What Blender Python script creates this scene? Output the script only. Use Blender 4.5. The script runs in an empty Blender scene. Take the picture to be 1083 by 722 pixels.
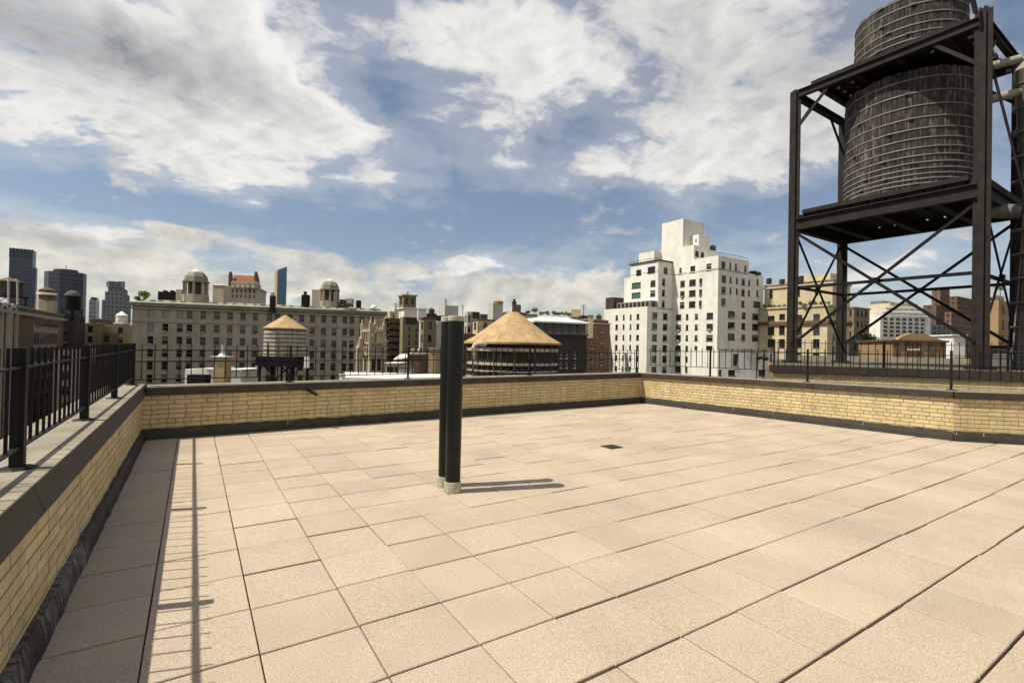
import bpy, bmesh, math, random
from mathutils import Vector, Matrix
R = math.radians
random.seed(7)
sc = bpy.context.scene
COL = sc.collection

# ------------------------------------------------------------------ camera
EYE = Vector((0, 0, 1.5))
F, CX, CY = 523.0, 541.5, 361.0            # focal length and centre in photo pixels
PIT, ROL, YAW = R(0.573), R(1.194), R(-32.755)
cp, sp, cr, sr = math.cos(PIT), math.sin(PIT), math.cos(ROL), math.sin(ROL)
cam = bpy.data.cameras.new('camera')
camo = bpy.data.objects.new('camera', cam)
COL.objects.link(camo)
rt, up, fw = Vector((cr, -sr*sp, sr*cp)), Vector((-sr, -cr*sp, cr*cp)), Vector((0, cp, sp))
m = Matrix.Identity(4)
for i, v in enumerate((rt, up, -fw, EYE)):
    for k in range(3):
        m[k][i] = v[k]
camo.matrix_world = m
cam.sensor_width = 36
cam.lens = 36*F/1083
cam.clip_start, cam.clip_end = 0.05, 20000
sc.camera = camo

def ray(px, py):
    u, v = (px-CX)/F, -(py-CY)/F
    return rt*u + up*v + fw
def P(px, py, Y):                           # pixel and real depth -> point
    d = ray(px, py)
    return EYE + d*(Y/d.y)
dA = Vector((math.sin(YAW), math.cos(YAW), 0))
dB = Vector((math.cos(YAW), -math.sin(YAW), 0))
def T(a, b, z=0.0):                         # terrace grid -> world
    v = dA*a + dB*b
    return Vector((v.x, v.y, z))

# ------------------------------------------------------------------ light
SUN = Vector((1.1, 0.30, -1.795)).normalized()
sl = bpy.data.lights.new('sun', 'SUN')
sl.energy = 5.0
sl.angle = R(0.53)
sl.color = (1.0, 0.93, 0.80)
so = bpy.data.objects.new('sun', sl)
COL.objects.link(so)
so.rotation_euler = SUN.to_track_quat('-Z', 'Y').to_euler()
so.location = (-30, -10, 60)
ELEV = math.asin(-SUN.z)
AZ = math.atan2(-SUN.x, -SUN.y)

vs = sc.view_settings
vs.view_transform = 'Standard'
vs.look = 'None'
vs.exposure = 0.33
vs.gamma = 1.0
vs.use_curve_mapping = False

# ------------------------------------------------------------------ sky and clouds
W = bpy.data.worlds.new('World')
sc.world = W
W.use_nodes = True
nt = W.node_tree
nt.nodes.clear()

class NG:
    """small helper for maths in a node tree"""
    def __init__(s, nt): s.nt = nt
    def n(s, t, **kw):
        x = s.nt.nodes.new(t)
        for k, v in kw.items(): setattr(x, k, v)
        return x
    def set(s, sock, v):
        if isinstance(v, bpy.types.NodeSocket): s.nt.links.new(v, sock)
        else: sock.default_value = v
    def m(s, op, a, b=0.0, c=0.0, clamp=False):
        x = s.n('ShaderNodeMath', operation=op, use_clamp=clamp)
        for i, v in enumerate((a, b, c)): s.set(x.inputs[i], v)
        return x.outputs[0]
    def add(s, a, b): return s.m('ADD', a, b)
    def sub(s, a, b): return s.m('SUBTRACT', a, b)
    def mul(s, a, b): return s.m('MULTIPLY', a, b)
    def div(s, a, b): return s.m('DIVIDE', a, b)
    def smooth(s, v, lo, hi, a=0.0, b=1.0):
        x = s.n('ShaderNodeMapRange', interpolation_type='SMOOTHSTEP')
        for i, q in enumerate((v, lo, hi, a, b)): s.set(x.inputs[i], q)
        return x.outputs[0]
    def lin(s, v, lo, hi, a=0.0, b=1.0):
        x = s.n('ShaderNodeMapRange')
        for i, q in enumerate((v, lo, hi, a, b)): s.set(x.inputs[i], q)
        return x.outputs[0]
    def comb(s, x, y, z):
        c = s.n('ShaderNodeCombineXYZ')
        for i, v in enumerate((x, y, z)): s.set(c.inputs[i], v)
        return c.outputs[0]
    def noise(s, vec, scale, detail=6, rough=0.55, dist=0.0, out=0):
        x = s.n('ShaderNodeTexNoise')
        s.set(x.inputs['Vector'], vec)
        s.set(x.inputs['Scale'], scale)
        x.inputs['Detail'].default_value = detail
        x.inputs['Roughness'].default_value = rough
        x.inputs['Distortion'].default_value = dist
        return x.outputs[out]
    def mix(s, f, a, b):
        x = s.n('ShaderNodeMix', data_type='RGBA')
        s.set(x.inputs[0], f); s.set(x.inputs[6], a); s.set(x.inputs[7], b)
        return x.outputs[2]
    def link(s, a, b): s.nt.links.new(a, b)

g = NG(nt)
sky = g.n('ShaderNodeTexSky', sky_type='NISHITA', sun_disc=False)
sky.sun_elevation = ELEV
sky.sun_rotation = AZ
sky.air_density, sky.dust_density, sky.ozone_density = 1.0, 1.2, 1.5
tc = g.n('ShaderNodeTexCoord')
sep = g.n('ShaderNodeSeparateXYZ')
g.link(tc.outputs['Generated'], sep.inputs[0])
dx, dy, dz = sep.outputs
az = g.m('ARCTAN2', dx, dy)                 # 0 straight ahead, + to the right
el = g.m('ARCSINE', dz)
zz = g.add(g.m('MAXIMUM', dz, 0.0), 0.28)
qx, qy = g.div(dx, zz), g.div(dy, zz)       # cloud deck seen in perspective
q = g.comb(qx, qy, 0.0)
def azel(px, py):
    d = ray(px, py).normalized()
    return math.atan2(d.x, d.y), math.asin(d.z)
def blob(px, py, rx, ry, amp, tilt=0.0):
    """soft elliptical cloud region: centre and radii in the sky (radians taken off the photograph)"""
    a0, e0 = azel(px, py)
    a1, _ = azel(px+rx, py)
    _, e1 = azel(px, py-ry)
    ra, re = abs(a1-a0), abs(e1-e0)
    u, v = g.sub(az, a0), g.sub(el, e0)
    c, s_ = math.cos(tilt), math.sin(tilt)
    uu = g.div(g.add(g.mul(u, c), g.mul(v, s_)), ra)
    vv = g.div(g.sub(g.mul(v, c), g.mul(u, s_)), re)
    d2 = g.add(g.mul(uu, uu), g.mul(vv, vv))
    return g.mul(g.m('EXPONENT', g.mul(d2, -1.0)), amp)
def total(lst):
    t = lst[0]
    for x in lst[1:]: t = g.add(t, x)
    return t
hi_mask = total([
    blob(60, 45, 250, 90, 0.44), blob(150, 150, 190, 36, 0.34, -0.12), blob(20, 125, 150, 50, 0.24),
    blob(320, 40, 120, 70, 0.36), blob(365, 133, 60, 20, 0.42), blob(260, 110, 80, 60, 0.26), blob(425, 15, 90, 50, 0.22), blob(340, 160, 160, 40, 0.16), blob(560, 165, 60, 30, 0.12),
    blob(520, 55, 100, 80, 0.42), blob(553, 125, 26, 24, 0.20), blob(660, 75, 38, 42, 0.30), blob(610, 20, 150, 60, 0.36), blob(620, 100, 50, 30, 0.2),
    blob(810, 70, 230, 80, 0.38), blob(870, 140, 170, 45, 0.22), blob(745, 175, 85, 12, 0.26), blob(1000, 40, 120, 120, 0.06),
    blob(408, 95, 42, 48, -0.30), blob(305, 150, 36, 22, -0.12), blob(275, 45, 22, 40, -0.16), blob(1065, 30, 45, 60, -0.45), blob(1045, 120, 60, 60, 0.25),
    blob(640, 140, 60, 20, -0.12), blob(240, 228, 320, 22, -0.5), blob(640, 232, 400, 24, -0.45), blob(420, 178, 90, 14, -0.1), blob(60, 200, 160, 10, -0.25, 0.05)])
SUN_Q = Vector((-SUN.x, -SUN.y, 0))/(-SUN.z)
def vor(vec, scale, detail=2.0, rough=0.5):
    x = g.n('ShaderNodeTexVoronoi', feature='F1', normalize=True)
    g.set(x.inputs['Vector'], vec)
    x.inputs['Scale'].default_value = scale
    x.inputs['Detail'].default_value = detail
    x.inputs['Roughness'].default_value = rough
    return x.outputs['Distance']
def warp(v, sc_, amt):
    w = g.noise(v, sc_, 5, 0.55, 0, 1)
    vm = g.n('ShaderNodeVectorMath', operation='MULTIPLY_ADD')
    g.link(w, vm.inputs[0]); vm.inputs[1].default_value = (amt, amt, amt); g.link(v, vm.inputs[2])
    return vm.outputs[0]
streaky = total([blob(130, 150, 230, 60, 1.0, -0.1), blob(850, 150, 250, 70, 0.8)])
def deck_v(off):
    return g.comb(g.add(qx, off*SUN_Q.x), g.add(qy, off*SUN_Q.y), 0.0)
def deck_a(v):
    vw = warp(v, 2.2, 0.30)
    return g.noise(vw, 2.1, 8, 0.62, 0.0), vw
def deck():
    a, vw = deck_a(deck_v(0.0))
    c = vor(vw, 6.5, 2.0, 0.55)
    b = g.noise(g.comb(g.add(g.mul(qx, 0.9), g.mul(qy, 0.35)), g.sub(g.mul(qy, 2.6), g.mul(qx, 0.7)), 3.0), 4.2, 6, 0.64, 0.3)
    r = g.add(g.mul(g.sub(a, 0.5), 2.7), g.mul(g.sub(0.40, c), 0.75))
    return g.add(r, g.mul(g.mul(g.sub(b, 0.5), 1.0), g.add(0.30, streaky))), a
nz, na = deck()
dens = g.add(nz, g.sub(g.mul(hi_mask, 0.80), 0.13))
a_hi = g.m('MAXIMUM', g.smooth(dens, -0.05, 0.38), g.smooth(dens, -0.45, 0.15, 0.0, 0.28))
relief = g.mul(g.sub(na, deck_a(deck_v(0.06))[0]), 2.6)                            # denser than towards the sun: the shaded flank
# low cumulus banks near the horizon, in azimuth / elevation so they keep their heaped tops
def heap_a(ox, oy):
    v = g.comb(g.add(az, ox), g.mul(g.add(el, oy), 1.7), 0.0)
    vw = warp(v, 9.0, 0.055)
    return g.noise(vw, 7.0, 9, 0.60, 0.2), vw
ha, hv = heap_a(0.0, 0.0)
hz = g.add(g.mul(g.sub(ha, 0.5), 1.5), g.mul(g.sub(0.40, vor(hv, 24.0, 2.0, 0.55)), 0.55))
lo_mask = total([
    blob(-10, 268, 130, 42, 0.46), blob(110, 302, 140, 36, 0.34), blob(50, 240, 70, 18, 0.14), blob(195, 243, 45, 4.5, 0.42, -0.05),
    blob(260, 300, 200, 28, 0.30), blob(270, 262, 120, 7, 0.22, -0.04), blob(430, 290, 130, 12, 0.24, -0.05), blob(575, 312, 80, 22, 0.60), blob(640, 296, 30, 14, 0.36, 0.6), blob(540, 300, 40, 14, 0.18),
    blob(440, 322, 200, 18, 0.30), blob(955, 272, 80, 16, 0.3, 0.35), blob(1000, 305, 120, 20, 0.22), blob(818, 250, 14, 10, 0.40, 0.5), blob(850, 330, 200, 16, 0.1), blob(620, 172, 40, 5, 0.2), blob(558, 203, 30, 5, 0.22)])
dens2 = g.add(hz, g.sub(lo_mask, 0.26))
a_lo = g.smooth(dens2, -0.06, 0.20)
relief2 = g.mul(g.sub(ha, heap_a(-0.010, 0.022)[0]), 2.0)
# brightness: thick parts of the high deck are grey below, edges and sunward flanks bright
grey = total([blob(110, 55, 170, 45, 0.50), blob(0, 10, 140, 40, 0.20), blob(880, 50, 230, 60, 0.46), blob(700, 15, 80, 35, 0.22), blob(910, 140, 150, 40, 0.30)])
sh = g.add(g.add(g.mul(grey, g.lin(nz, -0.4, 0.4, 0.75, 1.05)), g.mul(relief, 0.75)), g.smooth(dens, 0.25, 0.9, 0.0, 0.18))
c_hi = g.mix(g.lin(sh, -0.12, 0.95), (0.96, 0.94, 0.89, 1), (0.26, 0.27, 0.29, 1))
tb = g.add(g.add(g.lin(relief2, -0.30, 0.30, 0.0, 0.9), g.smooth(el, R(9), R(2), 0.0, 0.12)), -0.08)
c_lo = g.mix(tb, (0.88, 0.83, 0.72, 1), (0.42, 0.44, 0.43, 1))
# unseen bright cloud, added behind the camera to lift light on shaded facades
rear_fill = g.smooth(dy, 0.15, -0.45)
SKY_K = 0.100
skyc = g.n('ShaderNodeVectorMath', operation='SCALE')
g.link(sky.outputs[0], skyc.inputs[0])
skyc.inputs['Scale'].default_value = SKY_K
col = g.mix(g.smooth(el, R(40), R(0), 0.03, 0.16), skyc.outputs[0], (0.50, 0.52, 0.53, 1))
col = g.mix(g.mul(a_hi, 0.95), col, c_hi)
col = g.mix(g.mul(a_lo, g.smooth(el, R(-1), R(3), 0.80, 0.94)), col, c_lo)
a_re = g.mul(g.mul(rear_fill, g.smooth(g.noise(q, 1.1, 6, 0.6, 0.3), 0.38, 0.56)), g.smooth(el, R(62), R(35)))
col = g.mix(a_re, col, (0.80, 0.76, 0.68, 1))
W.cycles.sampling_method = 'MANUAL'
W.cycles.sample_map_resolution = 256
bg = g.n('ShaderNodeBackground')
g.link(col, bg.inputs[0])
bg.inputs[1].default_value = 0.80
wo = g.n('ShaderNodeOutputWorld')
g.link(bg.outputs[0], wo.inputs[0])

# ------------------------------------------------------------------ materials
def mat(name, c, rough=0.85, var=0.25, scale=3.0, c2=None, streak=0.0, bump=0.0, bscale=40.0, metal=0.0, island=0.0, spec=0.3, fine=0.0, fscale=120, stain=0.0, fleck=0.0):
    M = bpy.data.materials.new(name)
    M.use_nodes = True
    h = NG(M.node_tree)
    b = M.node_tree.nodes['Principled BSDF']
    t = h.n('ShaderNodeTexCoord')
    o = t.outputs['Object']
    n = h.noise(o, scale, 6, 0.6, 0.3)
    dark = tuple(v*(1-var) for v in c)+(1,)
    lite = tuple(min(1, v*(1+var*0.6)) for v in c)+(1,)
    cc = h.mix(h.lin(n, 0.3, 0.7), c2+(1,) if c2 else dark, lite)
    if streak:
        mp = h.n('ShaderNodeMapping')
        h.link(o, mp.inputs[0])
        mp.inputs['Scale'].default_value = (1, 1, 0.06)
        s_ = h.noise(mp.outputs[0], scale*2.3, 5, 0.65)
        cc = h.mix(h.lin(s_, 0.45, 0.72, 0, streak), cc, tuple(v*0.35 for v in c)+(1,))
    if fine:
        s_ = h.noise(o, fscale, 3, 0.7)
        cc = h.mix(h.lin(s_, 0.35, 0.65, 0, 1), cc, h.mix(fine, cc, (0.02, 0.018, 0.014, 1)))
    if fleck:
        cc = h.mix(h.smooth(h.noise(o, 42, 3, 0.6), 0.70, 0.76, 0, fleck), cc, (0.35, 0.33, 0.28, 1))
    if stain:      # water marks and dirt, scattered, with shapes of their own
        s1 = h.noise(o, 0.42, 7, 0.68, 0.8)
        s2 = h.noise(o, 1.9, 7, 0.7, 1.2)
        st = h.add(h.lin(s1, 0.52, 0.70, 0, 0.5), h.smooth(s2, 0.60, 0.74, 0, 0.55))
        cc = h.mix(h.mul(st, stain), cc, tuple(v*0.42 for v in c)+(1,))
        sp_ = h.noise(o, 320, 2, 0.5)
        cc = h.mix(h.smooth(sp_, 0.62, 0.72, 0, 0.55), cc, (0.80, 0.74, 0.64, 1))
    if island:
        gi = h.n('ShaderNodeNewGeometry')
        hs = h.n('ShaderNodeHueSaturation')
        h.link(cc, hs.inputs['Color'])
        h.link(h.lin(gi.outputs['Random Per Island'], 0, 1, 1-island, 1+island*0.7), hs.inputs['Value'])
        rn = h.m('FRACT', h.mul(gi.outputs['Random Per Island'], 17.3))
        h.link(h.lin(rn, 0, 1, 0.5-island*0.03, 0.5+island*0.03), hs.inputs['Hue'])
        h.link(h.lin(rn, 0, 1, 1-island*0.5, 1+island*0.3), hs.inputs['Saturation'])
        cc = hs.outputs[0]
    h.link(cc, b.inputs['Base Color'])
    b.inputs['Roughness'].default_value = rough
    b.inputs['Metallic'].default_value = metal
    b.inputs['Specular IOR Level'].default_value = spec
    if bump:
        bn = h.n('ShaderNodeBump')
        bn.inputs['Strength'].default_value = bump
        bn.inputs['Distance'].default_value = 0.01
        h.link(h.noise(o, bscale, 5, 0.65), bn.inputs['Height'])
        h.link(bn.outputs[0], b.inputs['Normal'])
    return M

M = {}
M['paver'] = mat('pink_concrete_paver', (0.52, 0.42, 0.31), 0.9, 0.16, 0.8, streak=0, bump=0.5, bscale=140, island=0.065, fine=0.48, fscale=135, stain=0.36)
M['gap'] = mat('dark_joint', (0.035, 0.03, 0.025), 1, 0.3)
M['brick'] = mat('yellow_brick', (0.59, 0.47, 0.25), 0.85, 0.14, 3, island=0.12, streak=0.25, bump=0.25, bscale=120, fine=0.14, fscale=150)
M['mortar'] = mat('brick_mortar', (0.21, 0.16, 0.085), 0.95, 0.35, 6)
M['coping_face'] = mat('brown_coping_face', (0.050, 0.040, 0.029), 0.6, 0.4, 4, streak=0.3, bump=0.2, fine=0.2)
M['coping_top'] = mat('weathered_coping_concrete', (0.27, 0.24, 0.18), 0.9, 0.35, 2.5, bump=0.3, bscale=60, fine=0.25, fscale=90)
M['flashing'] = mat('black_tar_flashing', (0.022, 0.020, 0.018), 0.7, 0.5, 5, bump=0.7, bscale=22, c2=(0.05, 0.045, 0.035))
M['iron'] = mat('black_iron_paint', (0.008, 0.008, 0.008), 0.55, 0.4, 9, spec=0.2)
M['rust'] = mat('rusty_iron', (0.11, 0.05, 0.02), 0.9, 0.4, 9)
M['steel'] = mat('dark_brown_steel_paint', (0.026, 0.0215, 0.018), 0.75, 0.45, 3, streak=0.3, bump=0.2, bscale=30, spec=0.15)
M['deckwood'] = mat('dark_deck_timber', (0.022, 0.02, 0.017), 0.95, 0.4, 4)
M['hoop'] = mat('grey_steel_hoop', (0.16, 0.148, 0.128), 0.7, 0.35, 4)
M['pipewrap'] = mat('black_pipe_wrap', (0.007, 0.007, 0.0075), 0.33, 0.5, 6, streak=0.0, bump=0.3, bscale=14, fleck=0.6)
M['concrete'] = mat('pale_concrete', (0.40, 0.37, 0.28), 0.95, 0.4, 10, bump=0.4)
M['insul'] = mat('pipe_insulation_jacket', (0.28, 0.265, 0.22), 0.8, 0.3, 4, streak=0.4)
M['greypipe'] = mat('grey_pipe', (0.12, 0.115, 0.105), 0.6, 0.3, 5)
M['drain'] = mat('drain_grate_iron', (0.035, 0.037, 0.028), 0.7, 0.4, 30)

# tank staves: dark weathered wood with pale run-off streaks
def stave_mat():
    X = bpy.data.materials.new('weathered_tank_staves')
    X.use_nodes = True
    h = NG(X.node_tree)
    b = X.node_tree.nodes['Principled BSDF']
    o = h.n('ShaderNodeTexCoord').outputs['Object']
    gi = h.n('ShaderNodeNewGeometry')
    mp = h.n('ShaderNodeMapping')
    h.link(o, mp.inputs[0])
    mp.inputs['Scale'].default_value = (1, 1, 0.16)
    s1 = h.noise(mp.outputs[0], 11, 9, 0.75, 0.2)
    s2 = h.noise(o, 2.2, 6, 0.65)
    base = h.mix(h.lin(s2, 0.35, 0.65), (0.014, 0.010, 0.007, 1), (0.040, 0.032, 0.024, 1))
    pale = h.smooth(s1, 0.49, 0.64)
    c = h.mix(h.mul(pale, 0.60), base, (0.20, 0.18, 0.15, 1))
    hs = h.n('ShaderNodeHueSaturation')
    h.link(c, hs.inputs['Color'])
    h.link(h.lin(gi.outputs['Random Per Island'], 0, 1, 0.55, 1.35), hs.inputs['Value'])
    h.link(hs.outputs[0], b.inputs['Base Color'])
    b.inputs['Roughness'].default_value = 0.95
    bn = h.n('ShaderNodeBump')
    bn.inputs['Strength'].default_value = 0.5
    bn.inputs['Distance'].default_value = 0.02
    h.link(s1, bn.inputs['Height'])
    h.link(bn.outputs[0], b.inputs['Normal'])
    return X
M['stave'] = stave_mat()

# torn silver membrane over the tar at the foot of the near wall
def membrane_mat():
    X = bpy.data.materials.new('torn_silver_membrane')
    X.use_nodes = True
    h = NG(X.node_tree)
    b = X.node_tree.nodes['Principled BSDF']
    o = h.n('ShaderNodeTexCoord').outputs['Object']
    mp = h.n('ShaderNodeMapping')
    h.link(o, mp.inputs[0])
    mp.inputs['Scale'].default_value = (1, 1, 0.12)
    n = h.noise(mp.outputs[0], 24, 6, 0.74, 0.1)
    w = h.noise(o, 1.6, 3, 0.5)
    sx = h.n('ShaderNodeSeparateXYZ'); h.link(o, sx.inputs[0])
    al = h.add(h.mul(sx.outputs[0], dA.x), h.mul(sx.outputs[1], dA.y))      # metres along the wall
    zone = h.m('MULTIPLY', h.smooth(al, 4.6, 5.6), h.smooth(al, 8.4, 7.0))
    f = h.smooth(h.add(n, h.add(h.mul(h.sub(w, 0.5), 0.4), h.mul(h.sub(zone, 1.0), 0.22))), 0.47, 0.58)
    c = h.mix(f, (0.018, 0.015, 0.012, 1), (0.13, 0.127, 0.113, 1))
    h.link(c, b.inputs['Base Color'])
    b.inputs['Roughness'].default_value = 0.7
    return X
M['membrane'] = membrane_mat()

# city
def stone(key, c, var=0.18, streak=0.35, sc_=0.25): M[key] = mat(key, c, 0.9, var, sc_, streak=streak, fine=0.12, fscale=3.5)
stone('taupe_stone', (0.39, 0.34, 0.255), 0.2, 0.4)
stone('pale_trim_stone', (0.36, 0.32, 0.24))
stone('white_paint_brick', (0.74, 0.715, 0.64), 0.13, 0.26, 0.35)
stone('cream_stone', (0.56, 0.47, 0.31))
stone('brown_brick', (0.135, 0.085, 0.055))
stone('dark_brick', (0.050, 0.042, 0.036))
stone('grey_brick', (0.11, 0.10, 0.085))
stone('tan_brick', (0.40, 0.29, 0.16))
stone('olive_brick', (0.23, 0.19, 0.11))
stone('red_brick', (0.20, 0.115, 0.075), 0.25, 0.4)
stone('ochre_brick', (0.33, 0.215, 0.11))
stone('gothic_stone', (0.42, 0.36, 0.25), 0.3, 0.5, 0.6)
stone('grey_tower', (0.20, 0.215, 0.225), 0.15, 0.1)
stone('pale_block', (0.52, 0.50, 0.44))
stone('limestone', (0.50, 0.44, 0.33))
M['red_tile'] = mat('red_roof_tile', (0.28, 0.085, 0.04), 0.8, 0.25, 1.0, fine=0.3, fscale=2)
M['copper'] = mat('green_copper_cornice', (0.25, 0.25, 0.185), 0.8, 0.3, 0.5, fine=0.2, fscale=1.2)
M['mint'] = mat('mint_roof_edge', (0.56, 0.61, 0.53), 0.7, 0.15, 0.6)
M['tar_roof'] = mat('tar_roof', (0.10, 0.09, 0.075), 0.95, 0.3, 0.4)
M['white_roof'] = mat('white_roof_coating', (0.62, 0.60, 0.54), 0.9, 0.2, 0.5, streak=0.1)
M['cone_tan'] = mat('tan_plywood_roof', (0.40, 0.275, 0.135), 0.85, 0.30, 0.9, streak=0.35, island=0.06)
M['newcedar'] = mat('pale_new_staves', (0.40, 0.36, 0.28), 0.85, 0.3, 1.2, streak=0.5, island=0.15)
M['oldtank'] = mat('old_dark_staves', (0.085, 0.07, 0.052), 0.95, 0.5, 0.9, streak=0.7, c2=(0.03, 0.025, 0.02), island=0.2)
M['blackmetal'] = mat('black_metal', (0.010, 0.010, 0.010), 0.8, 0.3, 1, spec=0.15)
M['whitemetal'] = mat('white_metal', (0.72, 0.72, 0.68), 0.6, 0.15, 2)
M['ac'] = mat('grey_metal_box', (0.34, 0.33, 0.30), 0.7, 0.2, 2)
M['frame_dark'] = mat('dark_window_frame', (0.06, 0.055, 0.045), 0.6, 0.2, 2)
M['frame_grey'] = mat('grey_window_frame', (0.24, 0.23, 0.20), 0.6, 0.2, 2)
M['frame_white'] = mat('white_window_frame', (0.55, 0.53, 0.46), 0.6, 0.2, 2)
M['blind'] = mat('window_blind', (0.17, 0.165, 0.14), 0.8, 0.2, 2)
def glass(key, c, rough=0.08, spec=0.5):
    X = mat(key, c, rough, 0.3, 0.7, spec=spec)
    M[key] = X
glass('pane_dark', (0.012, 0.013, 0.014))
glass('pane_mid', (0.03, 0.033, 0.034))
glass('pane_green', (0.06, 0.12, 0.085))
glass('pane_sky_reflection', (0.25, 0.29, 0.30), 0.25)  # reflected sky put into the glass as a pale base colour
def curtain(key, c, line, su, sv, rough=0.12):
    """glass curtain wall with a fine mullion grid, in metres of object space"""
    X = bpy.data.materials.new(key)
    X.use_nodes = True
    h = NG(X.node_tree)
    b = X.node_tree.nodes['Principled BSDF']
    o = h.n('ShaderNodeTexCoord').outputs['Object']
    s = h.n('ShaderNodeSeparateXYZ'); h.link(o, s.inputs[0])
    def ln(v, step, w): return h.m('LESS_THAN', h.m('FRACT', h.div(v, step)), w)
    hor = ln(s.outputs[2], sv, 0.3)
    ver = ln(h.add(s.outputs[0], h.mul(s.outputs[1], 0.37)), su, 0.2)
    n = h.noise(o, 0.02, 4, 0.6)
    c1 = h.mix(h.lin(n, 0.3, 0.7), tuple(v*0.7 for v in c)+(1,), tuple(v*1.25 for v in c)+(1,))
    cc = h.mix(h.m('MAXIMUM', h.mul(hor, 0.7), h.mul(ver, 0.5)), c1, line+(1,))
    h.link(cc, b.inputs['Base Color'])
    b.inputs['Roughness'].default_value = rough
    M[key] = X
curtain('blue_curtain', (0.035, 0.055, 0.085), (0.075, 0.09, 0.11), 6, 8, 0.35)
curtain('dark_curtain', (0.025, 0.032, 0.045), (0.06, 0.066, 0.078), 5, 7, 0.4)
curtain('grey_curtain', (0.16, 0.18, 0.20), (0.30, 0.31, 0.32), 5, 7, 0.4)
curtain('bright_blue_curtain', (0.06, 0.13, 0.24), (0.10, 0.16, 0.24), 6, 7, 0.3)

# ------------------------------------------------------------------ mesh helpers
class MB:
    def __init__(s): s.v, s.f, s.mi, s.cur = [], [], [], 0
    def add(s, vs, fs):
        o = len(s.v)
        s.v += [tuple(x) for x in vs]
        for f in fs:
            s.f.append([i+o for i in f]); s.mi.append(s.cur)
        return s
    def quad(s, a, b, c, d): return s.add([a, b, c, d], [(0, 1, 2, 3)])
    def hexa(s, p):          # 4 bottom (ccw from above) + 4 top
        return s.add(p, [(3, 2, 1, 0), (4, 5, 6, 7), (0, 1, 5, 4), (1, 2, 6, 5), (2, 3, 7, 6), (3, 0, 4, 7)])
    def box(s, x0, x1, y0, y1, z0, z1):
        return s.hexa([(x0, y0, z0), (x1, y0, z0), (x1, y1, z0), (x0, y1, z0), (x0, y0, z1), (x1, y0, z1), (x1, y1, z1), (x0, y1, z1)])
    def prism(s, poly, z0, z1, top=True, bottom=True):   # poly ccw [(x,y)]
        n = len(poly)
        vs = [(p[0], p[1], z0) for p in poly]+[(p[0], p[1], z1) for p in poly]
        fs = [(i, (i+1) % n, n+(i+1) % n, n+i) for i in range(n)]
        if top: fs.append(tuple(range(n, 2*n)))
        if bottom: fs.append(tuple(range(n-1, -1, -1)))
        return s.add(vs, fs)
    def bar(s, p0, p1, w, h=None, upv=Vector((0, 0, 1))):   # rectangular bar
        h = h or w
        p0, p1 = Vector(p0), Vector(p1)
        d = (p1-p0).normalized()
        if abs(d.dot(upv)) > 0.99: upv = dB
        x = d.cross(upv).normalized(); y = x.cross(d)
        c = []
        for p in (p0, p1):
            for sx, sy in ((-1, -1), (1, -1), (1, 1), (-1, 1)):
                c.append(p+x*(sx*w/2)+y*(sy*h/2))
        return s.add(c, [(0, 1, 2, 3), (7, 6, 5, 4), (0, 4, 5, 1), (1, 5, 6, 2), (2, 6, 7, 3), (3, 7, 4, 0)])
    def tube(s, pts, r, n=10, caps=True):
        pts = [Vector(p) for p in pts]
        rs = r if isinstance(r, (list, tuple)) else [r]*len(pts)
        rings = []
        for i, p in enumerate(pts):
            d = (pts[min(i+1, len(pts)-1)]-pts[max(i-1, 0)]).normalized()
            u = d.cross(Vector((0, 0, 1)))
            if u.length < 1e-3: u = d.cross(Vector((1, 0, 0)))
            u.normalize(); w = d.cross(u)
            rings.append([p+(u*math.cos(t)+w*math.sin(t))*rs[i] for t in [2*math.pi*k/n for k in range(n)]])
        vs = [v for rg in rings for v in rg]
        fs = []
        for i in range(len(pts)-1):
            for k in range(n):
                a, b = i*n+k, i*n+(k+1) % n
                fs.append((a, a+n, b+n, b))
        if caps:
            fs.append(tuple(range(n))); fs.append(tuple(range(len(vs)-1, len(vs)-n-1, -1)))
        return s.add(vs, fs)
    def lathe(s, c, prof, n=24, ph=0.0):                   # prof [(r,z)] upwards
        vs, fs = [], []
        for r, z in prof:
            for k in range(n):
                t = 2*math.pi*k/n+ph
                vs.append((c[0]+r*math.cos(t), c[1]+r*math.sin(t), c[2]+z))
        for i in range(len(prof)-1):
            for k in range(n):
                a, b = i*n+k, i*n+(k+1) % n
                fs.append((a, b, b+n, a+n))
        fs.append(tuple(range(n-1, -1, -1)))
        fs.append(tuple(range(len(vs)-n, len(vs))))
        return s.add(vs, fs)
    def build(s, name, ms, parent=None, smooth=False):
        me = bpy.data.meshes.new(name)
        base = parent_loc(parent)
        me.from_pydata([(x-base.x, y-base.y, z-base.z) for x, y, z in s.v], [], s.f)
        for m_ in (ms if isinstance(ms, (list, tuple)) else [ms]): me.materials.append(M[m_])
        me.polygons.foreach_set('material_index', s.mi)
        if smooth:
            me.polygons.foreach_set('use_smooth', [True]*len(me.polygons))
            try: me.set_sharp_from_angle(angle=R(40))
            except Exception: pass
        me.update()
        o = bpy.data.objects.new(name, me)
        COL.objects.link(o)
        if parent: o.parent = parent
        return o
def parent_loc(o):
    v = Vector((0, 0, 0))
    while o is not None:
        v = v+o.location; o = o.parent
    return v
def tag(o, label=None, cat=None, group=None, kind=None):
    if label: o['label'] = label
    if cat: o['category'] = cat
    if group: o['group'] = group
    if kind: o['kind'] = kind
    return o
def thing(name, loc, label, cat, group=None):
    o = bpy.data.objects.new(name, None)
    o.location = loc
    o.empty_display_size = 0.2
    COL.objects.link(o)
    return tag(o, label, cat, group)
def put(name, me, loc, parent, rotz=0.0):
    """another copy of a mesh as a part; loc in world space"""
    o = bpy.data.objects.new(name, me)
    COL.objects.link(o)
    o.location = Vector(loc)-parent_loc(parent)
    o.rotation_euler = (0, 0, rotz)
    o.parent = parent
    return o

GROUND = -46.0
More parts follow.
